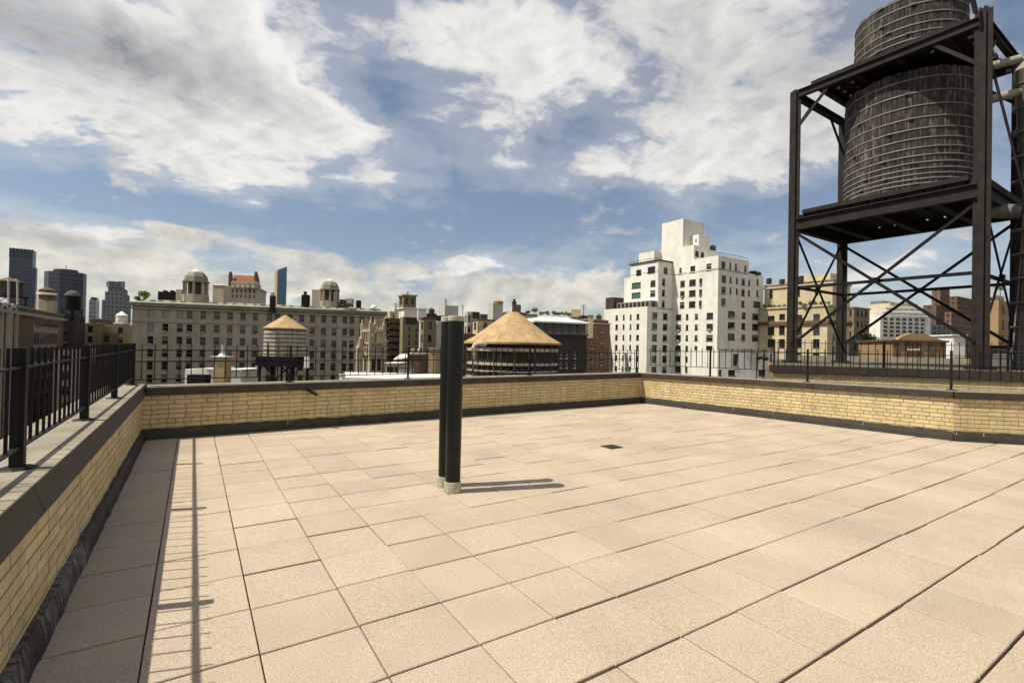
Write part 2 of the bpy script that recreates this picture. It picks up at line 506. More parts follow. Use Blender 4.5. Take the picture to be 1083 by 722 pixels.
# ------------------------------------------------------------------ setting: ground, own building, terrace floor
mb = MB()
mb.quad((-9000, -3000, GROUND), (9000, -3000, GROUND), (9000, 14000, GROUND), (-9000, 14000, GROUND))
M['asphalt'] = mat('city_ground', (0.06, 0.058, 0.055), 0.95, 0.3, 0.02)
tag(mb.build('ground', 'asphalt'), kind='structure')

L, C, RR, EE = T(9.117, -0.62), T(9.703, 10.552), T(3.117, 11.29), T(1.0, 13.37)
nearL = T(-3.0, -0.62)
poly = [T(-3, -1.05), T(-3, 17.3), EE+dB*0.4, RR+dB*0.35+dA*0.1, C+dB*0.4+dA*0.4, T(9.5, -1.05)]
mb = MB()
mb.prism([(p.x, p.y) for p in poly], GROUND, -0.06)
tag(mb.build('terrace_base', 'mortar'), kind='structure')
mb = MB()
sub = [T(-3, -0.75), T(-3, 17.2), EE, RR, C, T(9.3, -0.75)]
mb.add([(p.x, p.y, -0.03) for p in sub], [tuple(range(6))])
tag(mb.build('gutter_sheet', 'gap'), kind='structure')

# pavers: one mesh, every slab a separate block with joints between
def paving():
    bm = bmesh.new()
    pit = 0.4732
    rnd = random.Random(3)
    ci = Vector((C.x, C.y, 0)); ri = Vector((RR.x, RR.y, 0))
    for j in range(-1, 38):
        b0 = -0.171+pit*j
        colshift = rnd.uniform(-0.003, 0.003)
        far = rnd.choice((0, 0, 0.5, 0.25, -0.3, 0.5))
        lines = [1.228+pit*i+colshift for i in range(-9, 20)]
        if j > 3 and far:
            k = 17+(j*3) % 4
            lines = lines[:k]+[v+far*pit for v in lines[k:] if v+far*pit > lines[k-1]+0.1]
        for a0, a1 in zip(lines, lines[1:]):
            g_ = 0.0028+rnd.uniform(0, 0.0018)
            x0, x1 = b0+g_, b0+pit-g_
            if j == -1: x0 = b0+0.02
            y0, y1 = a0+g_+0.0028, a1-g_-0.0028
            dz = rnd.uniform(-0.003, 0.003)
            tx, ty = rnd.uniform(-0.0018, 0.0018), rnd.uniform(-0.0018, 0.0018)
            r = 0.004
            top = [(x0+r, y0+r), (x1-r, y0+r), (x1-r, y1-r), (x0+r, y1-r)]
            out = [(x0, y0), (x1, y0), (x1, y1), (x0, y1)]
            def zz_(px, py): return dz+tx*(px-x0)/pit+ty*(py-y0)/pit
            vt = [bm.verts.new(T(py, px, zz_(px, py))) for px, py in top]
            vm = [bm.verts.new(T(py, px, zz_(px, py)-0.004)) for px, py in out]
            vb = [bm.verts.new(T(py, px, -0.028)) for px, py in out]
            bm.faces.new(vt)
            for k in range(4):
                bm.faces.new((vm[k], vm[(k+1) % 4], vt[(k+1) % 4], vt[k]))
                bm.faces.new((vb[k], vb[(k+1) % 4], vm[(k+1) % 4], vm[k]))
    def clip(bm_, p0, p1, keep_left=True):
        d = (p1-p0); n = Vector((-d.y, d.x, 0)).normalized()
        if keep_left: n = -n
        bmesh.ops.bisect_plane(bm_, geom=bm_.verts[:]+bm_.edges[:]+bm_.faces[:], plane_co=p0, plane_no=n, clear_outer=True)
    b2 = bm.copy()
    clip(bm, L, C, False); clip(bm, C, RR, False)
    clip(b2, RR, C, False); clip(b2, RR, EE, False)
    tmp = bpy.data.meshes.new('t'); b2.to_mesh(tmp); bm.from_mesh(tmp); bpy.data.meshes.remove(tmp)
    bmesh.ops.recalc_face_normals(bm, faces=bm.faces[:])
    me = bpy.data.meshes.new('floor'); bm.to_mesh(me)
    me.materials.append(M['paver'])
    o = bpy.data.objects.new('floor', me); COL.objects.link(o)
    tag(o, kind='structure')
paving()

# ------------------------------------------------------------------ parapet walls
COURSE = 0.071
def parapet(name, label, p0, p1, h0, h1, depth=0.42, near=False, fl0=0.15, ext0=0.0, ext1=0.0, joints=(), batter=0.0):
    """wall from p0 to p1 (left to right seen from inside), brick face on the line p0-p1, coping on top"""
    d = p1-p0; ln = d.length; d.normalize()
    n = Vector((d.y, -d.x, 0))                # towards the terrace
    rnd = random.Random(len(name)*7+int(ln*10))
    t = thing(name, p0, label, 'wall')
    H = lambda u: h0+(h1-h0)*u/ln
    def pt(u, off, z): return p0+d*u+n*off+Vector((0, 0, z))
    def slab(mb_, u0, u1, o0, o1, z0, z1):    # z relative: 'z' given as functions of u
        mb_.hexa([pt(u0, o1, z0(u0)), pt(u1, o1, z0(u1)), pt(u1, o0, z0(u1)), pt(u0, o0, z0(u0)),
                  pt(u0, o1, z1(u0)), pt(u1, o1, z1(u1)), pt(u1, o0, z1(u1)), pt(u0, o0, z1(u0))])
    cop = 0.13
    def cslab(mb_, u0, u1, o0, ob, ot, z0, z1):
        mb_.hexa([pt(u0, ob, z0(u0)), pt(u1, ob, z0(u1)), pt(u1, o0, z0(u1)), pt(u0, o0, z0(u0)),
                  pt(u0, ot, z1(u0)), pt(u1, ot, z1(u1)), pt(u1, o0, z1(u1)), pt(u0, o0, z1(u0))])
    core = MB()
    slab(core, -max(ext0, 0.0), ln+max(ext1, 0.0), -depth+0.05, -0.006, lambda u: -0.05, lambda u: H(u)-cop)
    w = core.build('brick_wall', 'mortar', t)
    br = MB()
    top0 = h0-cop; rows = int((top0-0.05)/COURSE)+1
    for r in range(rows+1):
        zt = lambda u, r=r: H(u)-cop-r*COURSE-0.006
        if zt(0)-0.05 < 0.02: break
        header = (r == 5)
        Lb = 0.107 if header else 0.2135
        u = -rnd.uniform(0, Lb) if r % 2 else -Lb*0.5
        while u < ln:
            u0, u1 = max(u+0.005, 0.0), min(u+Lb-0.005, ln)
            if u1-u0 > 0.02:
                pr = rnd.uniform(-0.001, 0.0025)
                zb = rnd.uniform(0, 0.0015)
                slab(br, u0, u1, -0.02, pr, lambda q: zt(q)-0.061+zb, lambda q: zt(q))
            u += Lb
    br.build('brick_courses', 'brick', t)
    # coping in lengths
    cuts = [-ext0]+[j for j in joints]+[ln+ext1]
    for k in range(len(cuts)-1):
        c = MB()
        a, b = cuts[k]+(0.004 if k else 0), cuts[k+1]-(0.004 if k < len(cuts)-2 else 0)
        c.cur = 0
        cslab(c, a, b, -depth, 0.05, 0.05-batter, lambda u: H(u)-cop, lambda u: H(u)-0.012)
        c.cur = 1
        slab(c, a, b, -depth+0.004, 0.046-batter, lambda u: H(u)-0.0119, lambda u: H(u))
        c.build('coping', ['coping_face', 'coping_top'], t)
    # tar flashing at the foot, uneven upper edge
    f = MB()
    N = max(8, int(ln/0.12))
    prev = None
    for k in range(N+1):
        u = ln*k/N
        o_ = 0.045+rnd.uniform(-0.006, 0.006)
        zt_ = fl0+rnd.uniform(-0.010, 0.008)
        q = [pt(u, o_+0.012, -0.02), pt(u, o_+0.006, zt_*0.5), pt(u, o_*0.75, zt_), pt(u, -0.004, zt_+0.004)]
        if prev:
            for m_ in range(3): f.quad(prev[m_], q[m_], q[m_+1], prev[m_+1])
        prev = q
    f.build('flashing', 'membrane' if near else 'flashing', t)
    return t, d, n, ln, H
wl = parapet('parapet_wall', 'yellow brick parapet with wide pale coping and heavy black railing, running along the left of the terrace', nearL, L, 0.815, 0.795, 0.46, True, ext0=0, ext1=0.47, joints=(1.5, 4.05, 6.15, 8.7, 11.0), batter=0.045)
wb = parapet('parapet_wall', 'long yellow brick parapet across the back of the terrace, behind the black pipes', L, C, 0.785, 0.836, 0.42, fl0=0.155, ext0=-0.052, ext1=0.0, joints=(2.3, 4.5, 7.0, 9.2))
wr = parapet('parapet_wall', 'sunlit yellow brick parapet slanting down the right side of the terrace, before the white apartment building', C, RR, 0.838, 0.880, 0.40, fl0=0.165, ext0=-0.0, joints=(2.2, 4.4))
we = parapet('parapet_wall', 'short end of yellow brick parapet past the corner at the right edge of the terrace', RR, EE, 0.874, 0.88, 0.40, fl0=0.17, ext0=0.0)

# rust stains are metal clips on the flashing
def clips(w, us, z):
    t, d, n, ln, H = w
    for u in us:
        c = MB(); p = T(0, 0)+t.location+d*u+n*0.052
        c.bar(p+Vector((0, 0, z-0.04))+n*0.012, p+Vector((0, 0, z+0.012)), 0.008, 0.006, n)
        c.build('flashing_clip', 'ac', t)
clips(wr, (0.35, 2.7, 3.6, 5.3), 0.14); clips(wb, (2.0, 4.9), 0.13); clips(we, (0.02, 0.42), 0.15)

# ------------------------------------------------------------------ railings
def railing(label, w, off, posts, ztop, rails, pick, pw, bw, u0, u1, cat='railing', group=None, foot=True, name='iron_railing'):
    t0, d, n, ln, H = w
    p0 = t0.location
    base = p0+d*u0+n*off
    t = thing(name, base+Vector((0, 0, H(max(u0, 0)))), label, cat, group)
    def pt(u, z): return p0+d*u+n*off+Vector((0, 0, z))
    ang = math.atan2(d.y, d.x)
    slope = (H(ln)-H(0))/ln
    ref = H(0)
    for rz in rails:
        r = MB(); r.bar(pt(u0, rz+slope*u0), pt(u1, rz+slope*u1), 0.030 if pw > 0.04 else 0.026, 0.012 if pw > 0.05 else 0.014)
        r.build('rail', 'iron', t)
    me = None
    for u in posts:
        b = pt(u, H(min(max(u, 0), ln))-0.002)
        if me is None:
            q = MB(); h = ztop-ref+0.0
            q.bar(b, b+Vector((0, 0, h)), pw, pw, n)
            if foot:
                q.lathe(b, [(0.085, 0), (0.075, 0.010), (0.05, 0.016)], 12)
                q.cur = 0
            o = q.build('post', 'iron', t); me = o.data
            b_first = b
        else:
            put('post', me, t.location+(b-b_first), t)
    me = None
    low, zt = min(rails)-0.0, ztop
    k = 0
    u = u0+pick*0.5
    while u < u1:
        if min(abs(u-x) for x in posts) > pw*0.8:
            b = pt(u, low+slope*u)
            if me is None:
                q = MB(); q.bar(b, b+Vector((0, 0, zt-low)), bw if bw < .015 else .007, bw if bw < .015 else .015, n)
                o = q.build('picket', 'iron', t); me = o.data; bf = b
            else:
                put('picket', me, t.location+(b-bf), t)
        u += pick
    return t
lenL = (L-nearL).length
uL = lambda a: a+3.0
railing('heavy black iron railing with close pickets on the left parapet', wl, -0.145, [uL(x) for x in (-0.2, 1.7, 3.59, 5.48, 7.36, 9.38)], 1.45, [1.345, 0.925], 0.146, 0.056, 0.016, 1.2, uL(9.42))
# back railing: post positions read off the photo
t0, dBk, nBk, lnB, HB = wb
def u_on(w, px, off=0.0):
    t, d, n, ln, H = w
    p = t.location+n*off-EYE; r = ray(px, 395)
    # p + d*u parallel to r in plan
    det = d.x*(-r.y)-(-r.x)*d.y
    return (p.x*r.y-r.x*p.y)/det
railing('thin black railing with three rails along the back parapet, behind the pipes', wb, -0.17, [u_on(wb, x, -0.17) for x in (306.7, 431.5, 560.0, 673.0)], 1.425, [1.33, 1.16, 0.885], 0.157, 0.032, 0.013, -0.1, lnB+0.1)
railing('thin black railing on the right parapet, before the white apartment building', wr, -0.17, [u_on(wr, x, -0.17) for x in (751, 854, 1006)], 1.55, [1.46, 1.06], 0.155, 0.036, 0.013, 0.12, wr[3]+0.02)
railing('short black railing past the corner at the right end, before the tower legs', we, -0.17, [1.6], 1.55, [1.46, 1.06], 0.155, 0.036, 0.013, 0.1, 2.6)

# ------------------------------------------------------------------ the two wrapped vent pipes
def vent(c, r, h, label):
    t = thing('vent_pipe', c, label, 'vent pipe', 'pair of black pipes on the terrace')
    s = MB()
    s.lathe(c, [(r*0.96, 0.10), (r*0.96, 0.16), (r*0.985, 0.5), (r*1.0, 1.1), (r*1.02, h-0.05)], 28)
    s.build('shaft', 'pipewrap', t, True)
    k = MB(); k.lathe(c, [(r*1.06, -0.004), (r*1.1, 0.03), (r*1.04, 0.105), (r*0.95, 0.112)], 28)
    k.build('base_collar', 'concrete', t, True)
    k = MB(); k.lathe(c, [(r*1.04, h-0.052), (r*1.06, h-0.045), (r*1.06, h-0.004), (r*1.0, h)], 28)
    k.build('cap', 'concrete', t, True)
vent(Vector((-0.578, 5.085, 0)), 0.081, 1.80, 'front one of two black wrapped pipes standing on the pavers, with pale base collar')
vent(Vector((-0.680, 5.282, 0)), 0.078, 1.80, 'black wrapped pipe half hidden behind the front pipe on the terrace')

# drain grate
dc = P(647, 472.5, 7.55); dc.z = 0
mb = MB()
dq = [dc+T(-0.12, -0.12), dc+T(-0.12, 0.12), dc+T(0.12, 0.12), dc+T(0.12, -0.12)]
mb.hexa([tuple(p+Vector((0, 0, -0.01))) for p in dq]+[tuple(p+Vector((0, 0, 0.008))) for p in dq])
for k in range(7):
    b_ = -0.115+k*0.038
    mb.bar(dc+T(-0.105, b_*.88, 0.011), dc+T(0.105, b_*.88, 0.011), 0.018, 0.008)
tag(mb.build('drain_grate', 'drain'), 'small square dark drain grate set in the pavers', 'drain')

# overflow spout on the back wall
us = u_on(wb, 326)
p = t0.location+dBk*us+nBk*0.05+Vector((0, 0, 0.665))
mb = MB()
mb.bar(p-dBk*0.08+Vector((0, 0, 0.015))-nBk*0.06, p+nBk*0.02, 0.05, 0.03)
mb.bar(p+nBk*0.02-dBk*0.01, p+nBk*0.16+dBk*0.10+Vector((0, 0, -0.075)), 0.055, 0.035)
tag(mb.build('drain_spout', 'iron'), 'bent black spout sticking out of the back parapet under its coping', 'spout')

# ================================================================== the city
def plan(px, Y, py=345.0):
    p = P(px, py, Y); return Vector((p.x, p.y, 0))
def zat(px, py, Y): return P(px, py, Y).z
def hitline(px, py, p0, d):
    """u along the line p0 + d*u under the ray of a pixel, and the depth there"""
    r = ray(px, py); p = p0-EYE
    det = d.x*(-r.y)+r.x*d.y
    u = (p.x*r.y-r.x*p.y)/det
    return u, (p0+d*u).y
WIN = {}
def window_mesh(w, h, style, gl, fr):
    key = (round(w, 1), round(h, 1), style, gl, fr)
    if key in WIN: return WIN[key]
    b = MB()
    fw = min(0.09, w*0.12)
    def fb(x0, x1, z0, z1, y0=-0.06, y1=0.06): b.box(x0, x1, y0, y1, z0, z1)
    b.cur = 0
    fb(0, fw, 0, h); fb(w-fw, w, 0, h); fb(fw, w-fw, 0, fw); fb(fw, w-fw, h-fw, h)
    if style in ('sash', 'blind', 'half'):
        fb(fw, w-fw, h*0.48, h*0.48+fw*0.8, -0.05, 0.05)
    if style in ('pair', 'triple'):
        k = 2 if style == 'pair' else 3
        for i in range(1, k): fb(w*i/k-fw*0.5, w*i/k+fw*0.5, fw, h-fw, -0.05, 0.05)
    fb(-0.06, w+0.06, -0.14, -0.003, -0.34, 0.0)          # sill
    b.cur = 1
    b.quad((fw*0.5, 0.02, fw*0.5), (w-fw*0.5, 0.02, fw*0.5), (w-fw*0.5, 0.02, h-fw*0.5), (fw*0.5, 0.02, h-fw*0.5))
    if style == 'blind':
        b.cur = 2; b.quad((fw, 0.012, h*0.50), (w-fw, 0.012, h*0.50), (w-fw, 0.012, h-fw), (fw, 0.012, h-fw))
    if style == 'half':
        b.cur = 2; b.quad((fw, 0.012, h*0.74), (w-fw, 0.012, h*0.74), (w-fw, 0.012, h-fw), (fw, 0.012, h-fw))
    o = b.build('window', [fr, gl, 'blind'])
    me = o.data; bpy.data.objects.remove(o)
    WIN[key] = me
    return me
ACM = {}
wr_ = random.Random(11)
def add_windows(root, p0, d, n, holes, rec, fr):
    ang = math.atan2(d.y, d.x)
    for (u0, u1, v0, v1, st) in holes:
        w, h = u1-u0, v1-v0
        gl = 'pane_dark' if wr_.random() < 0.85 else 'pane_mid'
        style = st
        if st == 'mix':
            style = wr_.choice(('sash', 'sash', 'sash', 'blind', 'half'))
        ac = False
        if st == 'ac': style, ac = 'sash', True
        if st == 'pale': style, gl = 'sash', 'pane_sky_reflection'
        if st == 'green': style, gl = 'triple', 'pane_green'
        if st == 'mixac':
            style = wr_.choice(('sash', 'blind', 'half', 'sash')); ac = wr_.random() < 0.4
        me = window_mesh(w, h, style, gl, fr)
        put('window', me, p0+d*u0-n*rec+Vector((0, 0, v0)), root, ang)
        if ac:
            a = MB()
            q0 = p0+d*(u0+w*0.2)-n*(rec-0.1)+Vector((0, 0, v0+0.02))
            a.bar(q0+d*(w*0.3)-n*0.0, q0+d*(w*0.3)+n*0.55, w*0.5, 0.4)
            a.build('air_conditioner', 'ac', root)
def expand(poly, e):
    c = sum(poly, Vector((0, 0, 0)))/len(poly)
    out = []
    k = len(poly)
    for i in range(k):
        a, b, c_ = poly[i-1], poly[i], poly[(i+1) % k]
        d1 = (b-a).normalized(); d2 = (c_-b).normalized()
        n1 = Vector((d1.y, -d1.x, 0)); n2 = Vector((d2.y, -d2.x, 0))
        s = n1+n2; s = s/max(0.2, 1+n1.dot(n2))
        out.append(b+s*e)
    return out
def block(root, poly, z0, z1, m_, roof='tar_roof', fac=None, rec=0.22, fr='frame_dark', lip=0.0, name='wall'):
    """storeys of a building: walls with real openings, windows set back in them, roof sheet behind a low parapet"""
    fac = fac or {}
    b = MB()
    k = len(poly)
    for i in range(k):
        p0, p1 = poly[i], poly[(i+1) % k]
        d = p1-p0; ln = d.length; d.normalize(); n = Vector((d.y, -d.x, 0))
        holes = [h for h in fac.get(i, []) if h[0] > 0.02 and h[1] < ln-0.02 and h[3] < z1-0.02 and h[2] > z0]
        us = sorted({0.0, ln}|{h[0] for h in holes}|{h[1] for h in holes})
        vs_ = sorted({z0, z1}|{h[2] for h in holes}|{h[3] for h in holes})
        def pt(u, v, off=0.0): return p0+d*u-n*off+Vector((0, 0, v))
        for j in range(len(vs_)-1):
            va, vb = vs_[j], vs_[j+1]
            if vb-va < 1e-4: continue
            vm = (va+vb)/2
            row = [h for h in holes if h[2] < vm < h[3]]
            start = 0.0
            for h in sorted(row)+[(ln, ln, 0, 0, '')]:
                if h[0] > start+1e-4: b.quad(pt(start, va), pt(h[0], va), pt(h[0], vb), pt(start, vb))
                start = max(start, h[1])
        for h in holes:
            u0, u1, v0, v1 = h[:4]; r_ = rec+0.1
            b.quad(pt(u0, v0), pt(u0, v0, r_), pt(u0, v1, r_), pt(u0, v1))
            b.quad(pt(u1, v0, r_), pt(u1, v0), pt(u1, v1), pt(u1, v1, r_))
            b.quad(pt(u0, v0), pt(u1, v0), pt(u1, v0, r_), pt(u0, v0, r_))
            b.quad(pt(u0, v1, r_), pt(u1, v1, r_), pt(u1, v1), pt(u0, v1))
        add_windows(root, p0, d, n, holes, rec, fr)
    if lip:
        inn = expand(poly, -0.3)
        for i in range(k):
            a, c_ = poly[i], poly[(i+1) % k]; ai, ci = inn[i], inn[(i+1) % k]
            Z = Vector((0, 0, z1)); Zl = Vector((0, 0, z1-lip))
            b.quad(a+Z, c_+Z, ci+Z, ai+Z); b.quad(ai+Z, ci+Z, ci+Zl, ai+Zl)
        top, zr = inn, z1-lip
    else: top, zr = poly, z1
    b.build(name, m_, root)
    r = MB(); r.add([(p.x, p.y, zr) for p in top], [tuple(range(k))])
    r.build('roof', roof, root)
def ledge(root, poly, z0, z1, e, m_, name='cornice'):
    b = MB(); q = expand(poly, e); b.prism([(p.x, p.y) for p in q], z0, z1)
    return b.build(name, m_, root)
def cpoly(px, Y, pl, pr):
    """plan of a block seen at its near corner px, left face running back along dA, right face along dB"""
    N = plan(px, Y)
    ul, _ = hitline(pl, 345, N, dA)
    ur, _ = hitline(pr, 345, N, dB)
    Lp, Rp = N+dA*ul, N+dB*ur
    return [Lp, N, Rp, Lp+Rp-N]
def spoly(N, s0, s1, t0_, t1_):
    return [N+dA*s1+dB*t0_, N+dA*s0+dB*t0_, N+dA*s0+dB*t1_, N+dA*s1+dB*t1_]
def fpoly(p0px, Y0, p1px, Y1, depth):
    a, b = plan(p0px, Y0), plan(p1px, Y1)
    d = (b-a).normalized(); n = Vector((-d.y, d.x, 0))
    return [a, b, b+n*depth, a+n*depth]
def grid(poly, i, cols, rows, ref, style='mix'):
    """openings of one face: columns (centre px, width px), rows (top py, bottom py) read at pixel column ref"""
    p0, p1 = poly[i], poly[(i+1) % len(poly)]
    d = (p1-p0).normalized()
    out = []
    _, Y = hitline(ref, 345, p0, d)
    for ci, (cx_, w) in enumerate(cols):
        a, _ = hitline(cx_-w/2, 345, p0, d); b, _ = hitline(cx_+w/2, 345, p0, d)
        for ri, (ya, yb) in enumerate(rows):
            zt, zb = zat(ref, ya, Y), zat(ref, yb, Y)
            st = style(ci, ri) if callable(style) else style
            if st: out.append((min(a, b), max(a, b), zb, zt, st))
    return out
def rect_px(poly, i, x0, x1, ya, yb, st):
    p0, p1 = poly[i], poly[(i+1) % len(poly)]
    d = (p1-p0).normalized()
    a, Y = hitline(x0, 345, p0, d); b, _ = hitline(x1, 345, p0, d)
    return (min(a, b), max(a, b), zat(x0, yb, Y), zat(x0, ya, Y), st)
def auto(poly, i, z0, z1, floor=3.1, bay=3.0, w=1.2, h=1.7, st='mix', marg=1.0, sill=0.9):
    ln = (poly[(i+1) % len(poly)]-poly[i]).length
    nb = max(1, int((ln-2*marg)/bay)); step = (ln-2*marg)/nb
    out = []; z = z1-floor-0.4
    while z > z0:
        for k in range(nb):
            u = marg+step*(k+0.5)
            out.append((u-w/2, u+w/2, z+sill, z+sill+h, st))
        z -= floor
    return out
def base_of(poly): return Vector((poly[1].x, poly[1].y, GROUND))
def leafball(mb_, c, rx, rz, n, size, rnd):
    for _ in range(n):
        v = Vector((rnd.gauss(0, 1), rnd.gauss(0, 1), rnd.gauss(0, 1))).normalized()*(rnd.random()**0.45)
        p = Vector(c)+Vector((v.x*rx, v.y*rx, v.z*rz))
        a = Vector((rnd.gauss(0, 1), rnd.gauss(0, 1), rnd.gauss(0, 1))).normalized()
        b_ = a.cross(Vector((rnd.gauss(0, 1), rnd.gauss(0, 1), rnd.gauss(0, 1)))).normalized()
        s = size*rnd.uniform(0.6, 1.4)
        mb_.quad(p-a*s, p-b_*s*0.6, p+a*s, p+b_*s*0.6)
M['leaf'] = mat('leaf_green', (0.075, 0.12, 0.03), 0.7, 0.35, 3, island=0.4)
M['leaf_dark'] = mat('dark_leaf_green', (0.03, 0.05, 0.018), 0.8, 0.35, 3, island=0.4)
M['leaf_lime'] = mat('lime_leaf_green', (0.16, 0.24, 0.05), 0.7, 0.3, 3, island=0.3)
M['bark'] = mat('bark_brown', (0.06, 0.045, 0.03), 0.95, 0.3, 5)
def shrub(name, label, cat, c, rx, rz, n, m_='leaf', group=None, size=None, trunk=0.0):
    rnd = random.Random(int(abs(c[0])*100+abs(c[2])*37))
    t = thing(name, Vector(c)-Vector((0, 0, rz+trunk)), label, cat, group)
    b = MB()
    for k in range(5):
        o_ = Vector((rnd.uniform(-.6, .6)*rx, rnd.uniform(-.6, .6)*rx, rnd.uniform(-.45, .5)*rz))
        leafball(b, Vector(c)+o_, rx*rnd.uniform(.45, .7), rz*rnd.uniform(.5, .75), n//4, size or rx*0.17, rnd)
    b.build('foliage', m_, t)
    s = MB(); s.tube([Vector(c)-Vector((0, 0, rz+trunk)), Vector(c)+Vector((0, 0, rz*0.2))], [rx*0.06+0.02, rx*0.03+0.01], 6)
    s.build('stem' if not trunk else 'trunk', 'bark', t)
    return t

# ---- left: brick corner building along the avenue
p12 = plan(12, 90)
p0 = p12-dA*30; uu, Yend = hitline(67, 345, p12, dA); p1 = p12+dA*uu
polyA = [p0, p1, p1-dB*22, p0-dB*22]
zA = zat(12, 323, 90)
bA = thing('brick_building', base_of(polyA), 'brown brick building with pale stone trimmed windows behind the left railing, leftmost in the street', 'building')
off = 30
hol = []
ln = (p1-p0).length
zrow = zat(45, 363, hitline(45, 345, p12, dA)[1])
for r in range(0, 9):
    zb = zrow+3.35-r*3.35
    for k in range(9):
        u = off+15.5+k*2.35
        hol.append((u, u+1.35, zb, zb+2.3, 'mix'))
    for k in range(2):
        u = off-6.0+k*5.0
        hol.append((u, u+2.4, zb-0.2, zb+2.1, 'sash'))
    for k in range(3):
        u = off-26.0+k*5.2
        hol.append((u, u+2.0, zb-0.2, zb+2.1, 'sash'))
block(bA, polyA, GROUND, zA, 'brown_brick', 'tar_roof', {0: hol}, rec=0.06, lip=0.7, fr='frame_dark')
ledge(bA, polyA, zA-1.5, zA-0.9, 0.45, 'pale_trim_stone')
ledge(bA, polyA, zA-0.05, zA+0.15, 0.15, 'pale_trim_stone', 'coping')
nA = dB
for r in range(0, 8):
    zb = zrow+3.35-r*3.35
    for k in range(9):
        u = off+15.5+k*2.35
        s = MB(); q = p0+dA*(u-0.1)+Vector((0, 0, zb-0.62))+nA*0.02
        s.bar(q, q+dA*1.55, 0.1, 0.8); s.build('spandrel', 'pale_trim_stone', bA)
for k in range(10):      # pale capitals between the windows
    u = off+15.5+k*2.35-0.5
    for zc in (zrow+5.2, zrow+2.9):
        s = MB(); q = p0+dA*u+nA*0.03+Vector((0, 0, zc)); s.bar(q, q+Vector((0, 0, .7)), 0.10, 0.6, nA); s.build('capital', 'limestone', bA)
for k in range(2):      # stone surrounds of the near bays
    u = off-6.0+k*5.0
    for du in (-0.5, 2.9):
        s = MB(); q = p0+dA*(u+du)+nA*0.10; s.bar(q+Vector((0, 0, zrow-22)), q+Vector((0, 0, zrow+5.7)), 0.25, 0.8, nA); s.build('pilaster', 'limestone', bA)
    s = MB()
    q = p0+dA*(u+1.2)+nA*0.12+Vector((0, 0, zrow+5.7))
    for a in range(12):
        t0_, t1_ = math.pi*a/12, math.pi*(a+1)/12
        s.bar(q+dA*(-1.75*math.cos(t0_))+Vector((0, 0, 1.3*math.sin(t0_))), q+dA*(-1.75*math.cos(t1_))+Vector((0, 0, 1.3*math.sin(t1_))), 0.25, 0.7)
    s.build('arch', 'limestone', bA)

def roof_tank(name, label, px, Y, w, ytop, yeave, ybot, ybase, wall='oldtank', roof='tar_roof', group=None, dome=False, hoops=5, leg='blackmetal', n=26):
    c = plan(px, Y); r = w/2*Y/F
    zt, ze, zb, z0 = (zat(px, y, Y) for y in (ytop, yeave, ybot, ybase))
    t = thing(name, Vector((c.x, c.y, z0)), label, 'water tank', group)
    b = MB()
    for k in range(n):                               # staves
        a0, a1 = 2*math.pi*k/n, 2*math.pi*(k+1)/n-0.012
        vs = [(c.x+q*math.cos(a), c.y+q*math.sin(a), z) for z in (zb, ze) for q in (r*0.93, r) for a in (a0, a1)]
        b.add(vs, [(2, 3, 7, 6), (0, 2, 6, 4), (3, 1, 5, 7), (4, 6, 7, 5), (0, 1, 3, 2)])
    b.build('tank', wall, t)
    b = MB()
    h = zt-ze
    pr = [(r*1.05, ze-0.06), (r*1.07, ze+0.02)]+([(r*0.95, ze+h*.35), (r*.7, ze+h*.7), (r*.3, ze+h*.93), (0.02, zt)] if dome else [(r*0.12, zt-0.1), (0.02, zt)])
    b.lathe((c.x, c.y, 0), pr, 20); b.build('tank_roof', roof, t)
    for k in range(hoops):
        z = zb+(ze-zb)*(k+0.4)/hoops
        b = MB(); b.lathe((c.x, c.y, z), [(r*1.0, 0), (r*1.015, 0.01), (r*1.015, 0.07), (r*1.0, 0.08)], 24); b.build('hoop', 'blackmetal', t)
    b = MB(); b.box(c.x-r, c.x+r, c.y-r, c.y+r, zb-0.28, zb-0.02); b.build('platform', leg, t)
    for sx in (-.85, .85):
        for sy in (-.85, .85):
            b = MB(); b.bar((c.x+sx*r, c.y+sy*r, z0), (c.x+sx*r, c.y+sy*r, zb-0.29), 0.22); b.build('leg', leg, t)
    if zb-z0 > 1.5:
        for sy in (-.85, .85):
            for s1 in (-.85, .85):
                b = MB(); b.bar((c.x+s1*r, c.y+sy*r, z0+0.1), (c.x-s1*r, c.y+sy*r, zb-0.4), 0.09); b.build('brace', leg, t)
    return t, c, r, (zt, ze, zb, z0)
roof_tank('roof_tank', 'dark roof tank with brown cone top on the brown brick building, leftmost', 8, 97, 22, 293, 298, 313, 323, 'oldtank', 'brown_brick', hoops=4)
for px in (9, 18.5):
    q = P(px, 322, 95); b = MB(); b.tube([q, P(px, 296, 95)], 0.18, 6); b.tube([P(px, 296, 95), P(px-3, 296, 95)], 0.15, 6)
    tag(b.build('vent_stack', 'ac'), 'pale thin vent stack beside the dark tank at the far left' if px < 12 else 'pale thin bent vent stack right of the dark tank at the far left', 'vent')
